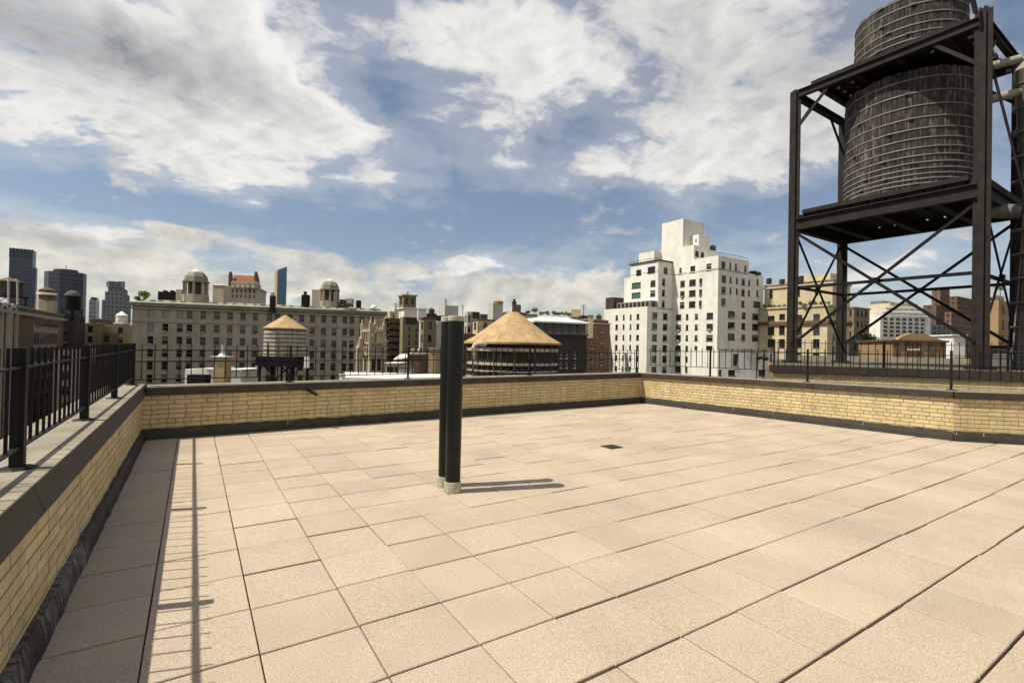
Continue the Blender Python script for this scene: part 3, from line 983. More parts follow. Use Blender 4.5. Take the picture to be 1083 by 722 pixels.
# little pavilion with white band, then the black domed tank
t, c, r, zz4 = roof_tank('roof_pavilion', 'small round roof pavilion with brown cap and white band, above the brown brick building', 48.5, 118, 13, 303, 307, 318, 330, 'brown_brick', 'brown_brick', hoops=1, leg='olive_brick')
t['category'] = 'pavilion'
b = MB(); b.lathe((c.x, c.y, zat(48, 312, 118)), [(r*1.1, 0), (r*1.25, 0.1), (r*1.25, 0.5), (r*1.05, 0.55)], 20); b.build('white_band', 'whitemetal', t)
b = MB(); b.lathe((c.x, c.y, zat(48, 331, 118)), [(r*1.3, 0), (r*1.3, 2.9), (r*1.1, 3.0)], 8); b.build('podium', 'pale_trim_stone', t)
roof_tank('roof_tank', 'black roof tank with pale dome, left of the grey stepped tower', 76, 128, 13, 307, 313, 327, 340, 'blackmetal', 'tar_roof', dome=True, hoops=3)

def simple(name, label, poly, px, ytop, m_, Y=None, floor=3.1, bay=3.0, faces=(0, 1), roof='tar_roof', w=1.2, h=1.7, cat='building', z0=GROUND, win=True, trim=None, fr='frame_dark', lip=0.5, down=16, group=None, st='mix'):
    Yc = Y or poly[1].y
    zt = zat(px, ytop, Yc)
    b = poly[1]
    t = thing(name, Vector((b.x, b.y, z0)), label, cat, group)
    fac = {i: auto(poly, i, max(z0, zt-down), zt, floor, bay, w, h, st) for i in faces} if win else {}
    block(t, poly, z0, zt, m_, roof, fac, fr=fr, lip=lip)
    if trim: ledge(t, poly, zt-0.35, zt-0.05, 0.25, trim)
    return t, zt
# ---- buildings down the side street, behind the left railing
def rpoly(pl, px, pr, Y):      # front face left of the corner px (along dB), right face running back along dA
    N = plan(px, Y)
    ul, _ = hitline(pl, 345, N, dB); ur, _ = hitline(pr, 345, N, dA)
    a, c_ = N+dB*ul, N+dA*ur
    return [a, N, c_, a+c_-N]
simple('dark_building', 'dark brick building with black tank, right of the brown brick building', rpoly(58, 80, 90, 135), 80, 333, 'dark_brick', down=30)
simple('stone_building', 'brown stone apartment building behind the railing, between the dark brick and yellow ones', rpoly(84, 107, 116, 152), 107, 342, 'olive_brick', trim='pale_trim_stone', down=32)
simple('stone_building', 'low grey brick building just below the small pale tower at left', rpoly(96, 112, 121, 190), 112, 337, 'grey_brick', trim='pale_trim_stone')
simple('brick_building', 'narrow brown building left of the yellow building by the white tank', rpoly(108, 118, 126, 140), 118, 352, 'brown_brick', down=28)
simple('yellow_building', 'yellow ochre building under the small white tank, against the long stone apartment house', rpoly(117, 138, 150, 160), 134, 343.5, 'tan_brick', bay=3.5, down=30)
simple('low_building', 'low tan building with a flat pale roof, close behind the left railing', rpoly(58, 84, 104, 100), 80, 371, 'limestone', bay=2.6, down=34)
simple('low_building', 'low brown brick building behind the corner of the left railing', rpoly(96, 122, 150, 105), 118, 384, 'brown_brick', bay=2.6, down=30)
roof_tank('roof_tank', 'small white roof tank with pointed cap on the yellow ochre building', 128.5, 165, 10, 329, 333.5, 341.5, 344, 'whitemetal', 'whitemetal', hoops=2, leg='whitemetal')

# ---- far towers
def tower(name, label, poly, px, ytop, m_, Y, cat='skyscraper', crown=None):
    z = zat(px, ytop, Y)
    t = thing(name, base_of(poly), label, cat)
    b = MB(); b.prism([(p.x, p.y) for p in poly], GROUND, z); b.build('curtain_wall', m_, t)
    return t, z
poly = rpoly(7.5, 32.5, 36, 900)
t, z = tower('glass_tower', 'tall dark blue glass tower, first of the far towers at left', poly, 20, 264, 'blue_curtain', 900)
for k in range(7):
    p = poly[0].lerp(poly[1], (k+0.1)/6.3); nn = Vector((dB.y, -dB.x, 0))
    b = MB(); b.bar(p+nn*.3+Vector((0, 0, z-16)), p+nn*.3+Vector((0, 0, z+.6)), 1.2, 1.6, nn); b.build('crown_fin', 'dark_curtain', t)
p2 = rpoly(32.6, 36.2, 38, 890); b = MB(); b.prism([(p.x, p.y) for p in p2], GROUND, zat(36, 283, 890)); b.build('annex', 'blue_curtain', t)
c = plan(68, 850); R0 = 18.3*850/F
pts = [c+Vector((R0*1.0*math.cos(a), R0*0.8*math.sin(a), 0)) for a in [2*math.pi*k/10-0.6 for k in range(10)]]
t, z = tower('glass_tower', 'black curved glass tower right of the dark blue one', pts, 68, 288.5, 'dark_curtain', 850)
b = MB(); b.prism([((p-c)*0.6+c)[:2] for p in pts], z, z+5); b.build('plant_floor', 'dark_curtain', t)
b = MB(); b.tube([c+Vector((0, 0, z)), c+Vector((0, 0, z+13))], 0.6, 6); b.build('mast', 'ac', t)
t, z = tower('grey_tower', 'small pale grey tower, left of the stepped grey tower', rpoly(93.5, 101, 104.5, 800), 98, 317, 'grey_curtain', 800)
b = MB(); q = [((p-poly[0])*1+poly[0]) for p in rpoly(95, 101, 103.5, 800)]; b.prism([(p.x, p.y) for p in q], z, z+4); b.build('crown', 'dark_curtain', t)
# stepped grey tower with an open crown
Y = 560
tg = thing('stepped_tower', base_of(rpoly(107, 130, 138, Y)), 'grey stepped tower with open crown, left of the stone apartment house', 'skyscraper')
for (a, b_, c_, yt, nm) in ((107, 130, 138, 318, 'lower_stage'), (110, 130.5, 136.5, 309, 'middle_stage'), (113, 130, 134, 304, 'upper_stage')):
    q = rpoly(a, b_, c_, Y+(0 if yt == 318 else 3 if yt == 309 else 6))
    zt = zat(130, yt, Y)
    block(tg, q, GROUND, zt, 'grey_tower', 'grey_tower', {0: auto(q, 0, zt-34, zt, 4.6, 3.3, 1.7, 2.4, 'sash', 0.8), 1: auto(q, 1, zt-34, zt, 4.6, 3.6, 1.7, 2.4, 'sash', 0.8)}, fr='frame_grey', name=nm)
q = rpoly(113, 130, 134, Y+6); zt = zat(130, 304, Y)
for a, wd in ((0.04, 3.5), (0.24, 1.5), (0.36, 1.5), (0.48, 1.5), (0.6, 1.5), (0.86, 5.0)):
    p = q[0].lerp(q[1], a); b = MB(); b.bar(p+Vector((0, 0, zt)), p+Vector((0, 0, zt+6.0+(1.5 if wd > 4 else 0))), wd, 2.5, Vector((0, 1, 0))); b.build('crown_pier', 'grey_tower', tg)
b = MB(); b.bar(q[0]+Vector((0, 0, zt+6.2)), q[1]+Vector((0, 0, zt+6.2)), 2.4, 1.2); b.build('crown_beam', 'grey_tower', tg)
# slim slanted tower
Y = 900
q = cpoly(292, Y, 289.2, 302)
t = thing('slim_tower', base_of(q), 'slim blue tower with slanted top, rising above the stone apartment roof', 'skyscraper')
b = MB(); zl, zr_ = zat(292, 285.5, Y), zat(302, 281, Y)
zs = [zl+1, zl, zr_, zr_]
b.add([(p.x, p.y, GROUND) for p in q]+[(p.x, p.y, z) for p, z in zip(q, zs)], [(4, 5, 6, 7), (1, 2, 6, 5), (2, 3, 7, 6), (3, 0, 4, 7)])
b.build('glass_face', 'bright_blue_curtain', t)
b = MB(); b.quad((q[0].x, q[0].y, GROUND), (q[1].x, q[1].y, GROUND), (q[1].x, q[1].y, zl), (q[0].x, q[0].y, zl+1)); b.build('side_face', 'tan_brick', t)

# ---- red-roofed chateau top behind the stone apartment house
Y = 190
q = fpoly(240.5, Y, 273, Y+3, 14)
t = thing('chateau_building', base_of(q), 'stone building with steep red tiled roof, behind the stone apartment house', 'building')
z1 = zat(256, 303.5, Y)
block(t, q, GROUND, z1, 'limestone', 'tar_roof', {0: grid(q, 0, [(245+4.6*k, 1.7) for k in range(6)], [(306, 309), (311.5, 314.5)], 256)}, fr='frame_dark')
ledge(t, q, z1-0.5, z1+0.1, 0.35, 'limestone')
rq = fpoly(242.5, Y+1, 269, Y+3.4, 11); zt = zat(256, 290, Y+4)
a, b_, c_, d_ = rq
i1, i2 = (a+d_)/2, (b_+c_)/2
mb = MB(); mb.add([(p.x, p.y, z1) for p in (a, b_, c_, d_)]+[(i1.x, i1.y, zt), (i2.x, i2.y, zt)], [(0, 1, 5, 4), (2, 3, 4, 5), (1, 2, 5), (3, 0, 4)])
mb.build('tiled_roof', 'red_tile', t)
for px, w in ((242.3, 1.5), (269.3, 1.5)):
    p = plan(px, Y+4); mb = MB(); mb.box(p.x-w*.3, p.x+w*.3, p.y-.6, p.y+.9, z1, zat(px, 288.5, Y)); mb.box(p.x-w*.22, p.x+w*.22, p.y-.4, p.y+.6, zat(px, 288.5, Y), zat(px, 285.8, Y)); mb.build('gable_chimney', 'brown_brick', t)
for k in range(5):
    p = plan(245.5+5.3*k, Y+0.6); mb = MB(); s = 0.62
    mb.box(p.x-s, p.x+s, p.y-0.4, p.y+3.2, z1-0.2, z1+1.5)
    mb.add([(p.x-s*1.1, p.y-0.5, z1+1.5), (p.x+s*1.1, p.y-0.5, z1+1.5), (p.x, p.y-0.5, z1+2.6), (p.x-s*1.1, p.y+4, z1+1.5), (p.x+s*1.1, p.y+4, z1+1.5), (p.x, p.y+4, z1+2.6)], [(0, 1, 2), (0, 2, 5, 3), (1, 4, 5, 2)])
    mb.build('dormer', 'limestone', t)

# ---- the long stone apartment house
qB = fpoly(139.5, 115, 405.5, 131, 26)
zB = zat(139, 323, 115)
tB = thing('apartment_house', base_of(qB), 'long taupe stone apartment house with two domed cupolas on its roof, across the street', 'building')
cx_ = [159.2, 174.7, 190, 200.2, 214.6, 229.1, 243, 256.7, 269.8, 284.8, 293.1, 306.5, 318.8, 330.3, 342.1, 353.3, 364.6, 372.1, 382.3, 392.7]
cols = [(c, 6.6-1.7*i/19) for i, c in enumerate(cx_)]
rows = [(327, 335.6), (341.7, 350.2), (355.2, 363.9), (368.6, 377.3), (382.2, 391), (395.8, 404.6)]
block(tB, qB, GROUND, zB, 'taupe_stone', 'tar_roof', {0: grid(qB, 0, cols, rows, 159.2, lambda c, r: 'pale' if (r == 0 and c < 3) or (r == 1 and c == 0) else 'mixac' if r else 'mix')}, rec=0.3, fr='frame_grey')
ledge(tB, qB, zB-0.7, zB-0.25, 0.3, 'pale_trim_stone', 'frieze')
ledge(tB, qB, zB, zB+0.55, 0.75, 'copper')
ledge(tB, qB, zB+0.55, zB+0.8, 0.95, 'pale_trim_stone', 'cornice_lip')
for zc in (zat(139.5, 338.7, 115), zat(139.5, 380.5, 115)):
    ledge(tB, qB, zc-0.22, zc, 0.16, 'pale_trim_stone', 'string_course')
# sloping green gutter roof behind the cornice with small vents
inn = expand(qB, 0.7); inn2 = expand(qB, -2.2)
mb = MB()
for i in range(4):
    a, b_ = inn[i], inn[(i+1) % 4]; c_, d_ = inn2[(i+1) % 4], inn2[i]
    mb.quad((a.x, a.y, zB+0.81), (b_.x, b_.y, zB+0.81), (c_.x, c_.y, zB+1.7), (d_.x, d_.y, zB+1.7))
mb.build('green_roof_edge', 'copper', tB)
mb = MB(); mb.add([(p.x, p.y, zB+1.69) for p in inn2], [(0, 1, 2, 3)]); mb.build('roof_deck', 'tar_roof', tB)
dB2 = (qB[1]-qB[0]).normalized(); nB2 = Vector((dB2.y, -dB2.x, 0)); lenB = (qB[1]-qB[0]).length
rv = random.Random(5)
for k in range(26):
    u = lenB*(k+0.6)/26+rv.uniform(-.3, .3)
    p = qB[0]+dB2*u-nB2*0.9+Vector((0, 0, zB+1.25)); s = rv.uniform(0.3, 0.6)
    mb = MB(); mb.bar(p-dB2*s, p+dB2*s, 0.5, 0.55); mb.build('roof_vent', rv.choice(('pale_trim_stone', 'copper', 'tar_roof')), tB)
def cupola(px, Y, w, ytop, ydome, ycol, ybase, name):
    c = plan(px, Y); r = w/2*Y/F
    zt, zd, zc, z0 = (zat(px, y, Y) for y in (ytop, ydome, ycol, ybase))
    mb = MB(); mb.lathe((c.x, c.y, 0), [(r*1.02, zd-0.35), (r*1.12, zd-0.3), (r*1.12, zd), (r*1.0, zd+0.05), (r*0.93, zd+(zt-zd)*.35), (r*0.7, zd+(zt-zd)*.66), (r*0.42, zd+(zt-zd)*.8)], 8, R(22.5))
    o = mb.build('cupola', 'copper', tB)
    mb = MB(); mb.lathe((c.x, c.y, 0), [(r*0.42, zd+(zt-zd)*.8), (r*.38, zd+(zt-zd)*.84), (r*.12, zd+(zt-zd)*.95), (0.03, zt)], 10); mb.build('cap', 'whitemetal', o)
    for k in range(8):
        a = R(22.5)+k*math.pi/4
        mb = MB(); mb.bar((c.x+r*.92*math.cos(a), c.y+r*.92*math.sin(a), z0), (c.x+r*.92*math.cos(a), c.y+r*.92*math.sin(a), zd-0.35), r*0.2); mb.build('pier', 'taupe_stone', o)
    mb = MB(); mb.lathe((c.x, c.y, 0), [(r*1.08, z0-3), (r*1.08, z0+0.25), (r*1.0, z0+0.3)], 8, R(22.5)); mb.build('plinth', 'taupe_stone', o)
    mb = MB(); mb.lathe((c.x, c.y, 0), [(r*.5, z0), (r*.5, zd-.3)], 8); mb.build('core', 'tar_roof', o)
cupola(206, 122, 23, 284.5, 297.5, 0, 313, 'a')
cupola(348, 131, 18.5, 295, 306, 0, 320, 'b')
def roofbox(root, px0, px1, Y, ytop, ybase, m_, depth=3.0, name='bulkhead', cone=0):
    if root is tB: ybase += 9
    a, b_ = plan(px0, Y), plan(px1, Y); z0, z1_ = zat(px0, ybase, Y), zat(px0, ytop, Y)
    mb = MB(); mb.box(a.x, b_.x, a.y, a.y+depth, z0, z1_)
    if cone:
        zc = zat(px0, ytop-cone, Y); mx, my = (a.x+b_.x)/2, a.y+depth/2; e = 0.15
        mb.add([(a.x-e, a.y-e, z1_), (b_.x+e, a.y-e, z1_), (b_.x+e, a.y+depth+e, z1_), (a.x-e, a.y+depth+e, z1_), (mx, my, zc)], [(0, 1, 4), (1, 2, 4), (2, 3, 4), (3, 0, 4)])
    return mb.build(name, m_, root)
roofbox(tB, 224, 235.5, 128, 301.5, 316, 'limestone', cone=2.5)
roofbox(tB, 185, 191, 126, 306, 314, 'ac', 1.5, 'vent_box')
for k in range(7): roofbox(tB, 166+2.6*k, 168.2+2.6*k, 126, 308+1.4*math.sin(k*2.1), 314, 'blackmetal', 1.0, 'roof_vent')
roofbox(tB, 284.5, 289, 122, 312.5, 321, 'blackmetal', 1.0, 'chimney'); roofbox(tB, 285.3, 288, 122.2, 309, 312.5, 'ac', 0.6, 'chimney')
roofbox(tB, 318, 325, 126, 311.5, 320, 'blackmetal', 1.3, 'chimney'); roofbox(tB, 320.2, 322.8, 126.2, 308, 311.5, 'dark_brick', 0.6, 'chimney')
roofbox(tB, 329, 341.5, 130, 306, 320, 'limestone', 3)
roofbox(tB, 358.5, 363.5, 130, 316.5, 322, 'dark_brick', 1.2, 'vent_box'); roofbox(tB, 364.5, 371.5, 131, 315.5, 322, 'ac', 1.5, 'vent_box')
roofbox(tB, 376, 380, 131, 317.5, 323, 'blackmetal', 1.2, 'vent_box')
mb = MB(); cc = plan(395, 131); mb.lathe((cc.x, cc.y, zat(395, 326, 131)), [(0.9, 0), (0.85, 0.4), (0.5, 0.8), (0.05, 0.95)], 12); mb.build('vent_dome', 'whitemetal', tB)
c = P(152.5, 313, 119); shrub('roof_shrub', 'bright lime green shrub on the left end of the stone apartment roof', 'shrub', c, 1.0, 1.15, 500, 'leaf_lime')
c = P(146.5, 315, 119); shrub('roof_shrub', 'pale round shrub at the very corner of the stone apartment roof', 'shrub', c, 0.8, 0.75, 320, 'leaf')
c = P(368, 322.5, 129); shrub('roof_shrub', 'low green plants by the right cupola on the stone apartment roof', 'shrub', c, 1.6, 0.4, 220, 'leaf')

# ---- roof bits just beyond the back parapet
def roofthing(name, label, cat, px0, px1, Y, ytop, m_, depth=3, z0=-8.0, cap=None, capm='pale_trim_stone', group=None):
    a, b_ = plan(px0, Y), plan(px1, Y); z1_ = zat((px0+px1)/2, ytop, Y)
    t = thing(name, Vector((a.x, a.y, z0)), label, cat, group)
    w_ = b_-a
    q = [a, b_, b_+Vector((0, depth, 0)), a+Vector((0, depth, 0))]
    q = [p+(p-a).dot(Vector((0, 1, 0)))*Vector((0.12, 0, 0)) for p in q]
    block(t, q, z0, z1_, m_, 'tar_roof' if not cap else capm, {}, lip=0.2)
    if cap: ledge(t, q, z1_, z1_+cap, 0.12, capm, 'coping')
    return t, q, z1_
# low neighbouring roof the small structures stand on
a, b_ = plan(150, 26), plan(640, 32)
q = [a, b_, plan(640, 50), plan(150, 47)]
t = thing('low_building', Vector((a.x, a.y, GROUND)), 'lower neighbouring building with a dark flat roof, hidden just below the back parapet', 'building')
block(t, q, GROUND, -3.2, 'tan_brick', 'tar_roof', {}, lip=0.4)
t, q, z_ = roofthing('brick_chimney', 'tan brick chimney with white cap in front of the stone apartment house', 'chimney', 227, 238, 42, 377.5, 'tan_brick', 0.9, -3.2)
cc = (q[0]+q[2])/2
mb = MB(); mb.box(q[0].x-.2, q[1].x+.25, q[0].y-.15, q[2].y+.15, z_, z_+0.07); mb.lathe((cc.x, cc.y, z_+0.07), [(0.36, 0), (0.3, 0.14), (0.1, 0.26), (0.02, 0.3)], 12); mb.build('cap', 'whitemetal', t)
mb = MB(); mb.tube([(cc.x+.1, cc.y, z_+0.1), (cc.x+.1, cc.y, z_+1.05)], 0.22, 10); mb.build('flue', 'ac', t)
t, q, z_ = roofthing('roof_bulkhead', 'white roof shed left of the tan brick chimney, with a black fan unit before it', 'roof shed', 197, 226, 44, 390.5, 'white_paint_brick', 3, -3.2)
mb = MB(); mb.box(q[0].x+1.9, q[1].x+0.2, q[0].y-0.2, q[2].y+.2, z_, z_+0.12); mb.build('coping', 'whitemetal', t)
p = plan(212, 41); z0 = -0.05
mb = MB(); mb.box(p.x-.75, p.x+.75, p.y-.4, p.y+.4, -3.2, zat(212, 396, 41)); o = tag(mb.build('fan_unit', 'blackmetal'), 'black fan unit in front of the white roof shed', 'fan unit')
roofthing('roof_bulkhead', 'white roof shed right of the tan brick chimney', 'roof shed', 241.5, 256, 44, 391.5, 'white_paint_brick', 3, -3.2, 0.1, 'whitemetal')
# cone-roofed water tank
t, c, r, zz4 = roof_tank('water_tank', 'pale wooden water tank with tan cone roof, in front of the stone apartment house', 301.8, 45, 40.5, 333, 347.5, 376.5, 420, 'newcedar', 'cone_tan', hoops=7, n=32)
zt, ze, zb, z0 = zz4
for px in (283, 301, 317):
    p = P(px, 386, 43.2)
for k, (x0, x1, y0, y1) in enumerate(((271, 278, 377, 390.5), (322.5, 327, 377, 389))):
    a, b_ = plan(x0, 43.6), plan(x1, 43.6)
    mb = MB(); mb.box(a.x, b_.x, a.y, a.y+0.3, zat(x0, y1, 43.6), zat(x0, y0, 43.6)); mb.build('antenna_panel', 'whitemetal', t)
    mb = MB(); mb.bar(((a.x+b_.x)/2, a.y+.36, zat(x0, 400, 43.6)), ((a.x+b_.x)/2, a.y+.36, zat(x0, 375, 43.6)), 0.08); mb.build('antenna_mast', 'blackmetal', t)
mb = MB()
rv2 = random.Random(8)
for k in range(60):
    a = rv2.uniform(0, 6.28); rr2 = r*rv2.uniform(.5, 1.05)
    q0 = Vector((c.x+rr2*math.cos(a), c.y+rr2*math.sin(a), zb-rv2.uniform(.1, .95)))
    mb.bar(q0, q0+Vector((rv2.uniform(-.7, .7), rv2.uniform(-.5, .5), rv2.uniform(-.25, .25))), 0.09)
mb.build('pipework', 'blackmetal', t)
mb = MB(); mb.box(c.x-r*1.02, c.x+r*.96, c.y-r*.98, c.y+r*.9, zb-.85, zb-.27); mb.build('truss_band', 'blackmetal', t)
for k in range(6):
    a = -2.6+k*0.42
    mb = MB(); mb.bar((c.x+r*.6*math.cos(a), c.y+r*.6*math.sin(a), z0), (c.x+r*.6*math.cos(a), c.y+r*.6*math.sin(a), zb-.3), 0.16); mb.build('riser_pipe', 'ac' if k == 2 else 'blackmetal', t)
mb = MB()
pl = c+Vector((-r*0.45, -r*0.93, 0)); pr_ = pl+Vector((0.32, 0, 0))
for q in (pl, pr_): mb.bar(q+Vector((0, 0, zb)), q+Vector((0, 0, zb+1.2)), 0.05)
for k in range(5): mb.bar(pl+Vector((0, 0, zb+.15+k*.24)), pr_+Vector((0, 0, zb+.15+k*.24)), 0.04)
mb.build('ladder', 'blackmetal', t)

# ---- gothic tower
Y = 78
def gothic():
    q = cpoly(392, Y, 383, 406)
    t = thing('gothic_tower', base_of(q), 'pale gothic church tower with pinnacles, at the right end of the stone apartment house', 'church tower')
    zt, z0 = zat(392, 362, Y), GROUND
    s = (q[0]-q[1]).length; w_ = (q[2]-q[1]).length
    hol = [(w_*f-0.32, w_*f+0.32, zat(392, 392, Y), zat(392, 379, Y), 'pair') for f in (.3, .7)]
    hol2 = [(s*.5-.45, s*.5+.45, zat(392, 392, Y), zat(392, 379, Y), 'pair')]
    block(t, q, z0, zt, 'gothic_stone', 'gothic_stone', {1: hol, 0: hol2}, rec=0.4)
    # open lantern storey: slender piers under a parapet
    zl = zat(392, 349, Y)
    for i in range(4):
        for f in (0.0, 0.25, 0.5, 0.75):
            p = q[i].lerp(q[(i+1) % 4], f); big = f == 0
            mb = MB(); e = 0.42 if big else 0.2
            top = zat(392, 343 if big else 349, Y)+(0.25 if i % 2 else 0)
            mb.bar((p.x, p.y, zt-2.6), (p.x, p.y, top), e)
            mb.lathe((p.x, p.y, top), [(e*.75, 0), (e*.45, .25), (0.02, 1.1 if big else .6)], 4, R(30))
            mb.build('pinnacle', 'gothic_stone', t)
    for zc, e, h in ((zt-0.25, 0.22, 0.3), (zl-0.25, 0.18, 0.35), (zat(392, 376, Y), .25, .3), (zat(392, 369, Y), .1, .15)):
        mb = MB()
        qo, qi = expand(q, e), expand(q, -0.25)
        for i in range(4):
            a, b_, c_, d_ = qo[i], qo[(i+1) % 4], qi[(i+1) % 4], qi[i]
            mb.hexa([(p.x, p.y, zc) for p in (a, b_, c_, d_)]+[(p.x, p.y, zc+h) for p in (a, b_, c_, d_)])
        mb.build('string_course', 'gothic_stone', t)
    inner = expand(q, -0.9); mb = MB(); mb.prism([(p.x, p.y) for p in inner], zt, zl-0.5); mb.build('lantern_core', 'gothic_stone', t)
    for px, yt in ((379.5, 362), (382.5, 352), (407.5, 354)):
        p = plan(px, Y+2); mb = MB(); z_ = zat(px, yt+6, Y)
        mb.bar((p.x, p.y, GROUND), (p.x, p.y, z_), .55); mb.lathe((p.x, p.y, z_), [(.42, 0), (.25, .3), (.02, 1.3)], 4, R(30)); mb.build('buttress', 'gothic_stone', t)
gothic()
# pale flat roof and kerb just behind the back parapet
def slabroof(label, px0, px1, Ya, Yb, yt, m_, hgt=0.35, name='roof_slab'):
    a, b_, c_, d_ = plan(px0, Ya), plan(px1, Ya), plan(px1, Yb), plan(px0, Yb)
    z_ = zat((px0+px1)/2, yt, Ya)
    t = thing(name, Vector((a.x, a.y, -3.2)), label, 'roof')
    mb = MB(); mb.prism([(p.x, p.y) for p in (a, b_, c_, d_)], z_-hgt, z_); mb.build('deck', m_, t)
    mb = MB(); mb.prism([(p.x, p.y) for p in expand([a, b_, c_, d_], -0.4)], -3.2, z_-hgt); mb.build('wall', 'tan_brick', t)
    return t
slabroof('white coated flat roof showing just over the back parapet, left of the pipes', 366, 474, 21, 25, 400.2, 'white_roof')
p = plan(363.5, 20.5); mb = MB(); mb.lathe((p.x, p.y, -3.2), [(.11, 0), (.11, 3.2+zat(363.5, 395.5, 20.5)-.08), (.14, 3.2+zat(363.5, 395.5, 20.5)-.07), (.14, 3.2+zat(363.5, 395.5, 20.5))], 12)
tag(mb.build('roof_vent', 'whitemetal'), 'small white roof vent at the left end of the white flat roof', 'vent')

# ---- sheds on the lower roof, between the gothic tower and the black pipes
t, q, z_ = roofthing('roof_shed', 'white roof shed with three small openings, right of the gothic tower', 'roof shed', 409, 422.5, 60, 384.5, 'limestone', 3, -3.2, .12, 'whitemetal')
for k in range(3):
    p = q[0].lerp(q[1], .2+.3*k); mb = MB(); mb.box(p.x-.16, p.x+.16, p.y-.03, p.y+.02, z_-1.0, z_-.35); mb.build('opening', 'pane_dark', t)
t, q, z_ = roofthing('roof_shed', 'shed with a bright slanted roof, left of the dark brown stair bulkhead', 'roof shed', 419, 431, 64, 381, 'brown_brick', 3, -3.2)
mb = MB(); a, b_ = q[0], q[1]; e = Vector((0, 0, 0))
mb.hexa([(a.x-.2, a.y-.25, z_), (b_.x+.2, b_.y-.25, z_+.35), (b_.x+.2, b_.y+3, z_+.9), (a.x-.2, a.y+3, z_+.55), (a.x-.2, a.y-.25, z_+.12), (b_.x+.2, b_.y-.25, z_+.47), (b_.x+.2, b_.y+3, z_+1.02), (a.x-.2, a.y+3, z_+.67)]); mb.build('slanted_roof', 'white_roof', t)
t, q, z_ = roofthing('stair_bulkhead', 'dark brown stair bulkhead on the lower roof, in line with the white flue', 'roof shed', 432, 446.5, 55, 375, 'brown_brick', 3, -3.2, .15, 'pale_trim_stone')
for k, f in enumerate((.25, .7)):
    p = q[0].lerp(q[1], f)+Vector((0, 1, 0)); mb = MB(); mb.tube([(p.x, p.y, z_+.15), (p.x, p.y, z_+.5)], .16, 10); mb.lathe((p.x, p.y, z_+.5), [(.24, 0), (.2, .12), (.05, .2)], 10); mb.build('roof_ventilator', 'ac', t)
t, q, z_ = roofthing('stair_bulkhead', 'narrow tan bulkhead just left of the black pipes', 'roof shed', 454, 461, 52, 369, 'tan_brick', 2, -3.2, .12, 'pale_trim_stone')
t, q, z_ = roofthing('stair_bulkhead', 'small dark bulkhead with a pale lid between the brown and tan bulkheads', 'roof shed', 446.5, 454, 58, 379, 'dark_brick', 2, -3.2, .12, 'whitemetal')
t, q, z_ = roofthing('roof_shed', 'low pale shed under the slanted bright roof, by the dark brown bulkhead', 'roof shed', 423, 432, 50, 389, 'pale_block', 2, -3.2, .1, 'tar_roof')
# ---- the crowded middle
simple('stone_building', 'pale stone stub building behind the gothic tower, left of the dark-windowed tower', cpoly(412, 210, 406, 421), 412, 329, 'cream_stone', down=20)
q = cpoly(425, 150, 417, 424+16); tm = thing('roof_tower', base_of(q), 'tan tower with two dark openings on top, over the balconied buildings', 'building')
block(tm, q, GROUND, zat(425, 325, 150), 'olive_brick', 'tar_roof', {})
q2 = cpoly(426, 152, 421, 439.5); z1 = zat(426, 311.5, 152)
block(tm, q2, zat(425, 325, 150), z1, 'olive_brick', 'tar_roof', {1: grid(q2, 1, [(429.5, 3.6), (435.8, 3.6)], [(314.5, 321)], 430, 'pair'), 0: grid(q2, 0, [(423.6, 2)], [(314.5, 321)], 424, 'sash')}, name='belvedere')
ledge(tm, q2, z1-.3, z1+.15, .35, 'pale_trim_stone')
mb = MB(); cc = (q2[0]+q2[2])/2; mb.tube([cc+Vector((0, 0, z1)), cc+Vector((0, 0, z1+1.2))], .35, 8); mb.build('vent', 'ac', tm)
q = cpoly(427, 128, 421.5, 450.5); t, zt = simple('white_penthouse', 'white flat-topped penthouse below the tan tower with two openings', q, 427, 326, 'white_paint_brick', roof='white_roof', win=False, cat='penthouse')
ledge(t, q, zt, zt+.25, .4, 'whitemetal', 'roof_edge')
# balconied dark facade
q = cpoly(409, 112, 404.5, 424); t, zt = simple('balcony_building', 'dark apartment building with brown balconies, right of the gothic tower', q, 409, 336, 'dark_brick', bay=2.3, w=1.5, down=14, trim='red_brick')
d = (q[2]-q[1]).normalized(); nn = Vector((d.y, -d.x, 0))
for k, py in enumerate((341, 347.5, 354.5, 361, 368, 375)):
    z_ = zat(415, py, 112.5); mb = MB()
    a = q[1]+d*0.2+nn*.55+Vector((0, 0, z_)); mb.bar(a, a+d*((q[2]-q[1]).length-.4), 1.1, .18); o = mb.build('balcony', 'red_brick', t)
    mb = MB(); a = a+nn*.5+Vector((0, 0, .55)); mb.bar(a, a+d*((q[2]-q[1]).length-.4), .06, .75); mb.build('balustrade', 'brown_brick', o)
q = cpoly(426, 108, 423, 444); t, zt = simple('brown_building', 'brown brick building with one column of windows, below the white penthouse', q, 426, 335, 'olive_brick', win=False)
blk = grid(q, 1, [(433, 1.7), (440.5, 1.7)], [(346+7*k, 350+7*k) for k in range(5)], 433)
bpy.data.objects.remove([o for o in t.children if o.name.startswith('wall')][0]); [bpy.data.objects.remove(o) for o in list(t.children)]
block(t, q, GROUND, zt, 'olive_brick', 'tar_roof', {1: blk}, lip=.4)
mb = MB(); a = q[1].lerp(q[2], .12); b_ = q[1].lerp(q[2], .8); nn = Vector((dB.y, -dB.x, 0)); mb.bar(a+nn*.2+Vector((0, 0, zat(430, 338.5, 108))), b_+nn*.2+Vector((0, 0, zat(430, 338.5, 108))), .3, 1.4); mb.build('ornate_band', 'dark_brick', t)
p = plan(444.5, 106); mb = MB(); mb.tube([(p.x, p.y, -6), (p.x, p.y, zat(444, 341, 106)), (p.x-.5, p.y, zat(444, 338, 106)), (p.x-.5, p.y, zat(444, 327.5, 106))], .2, 8)
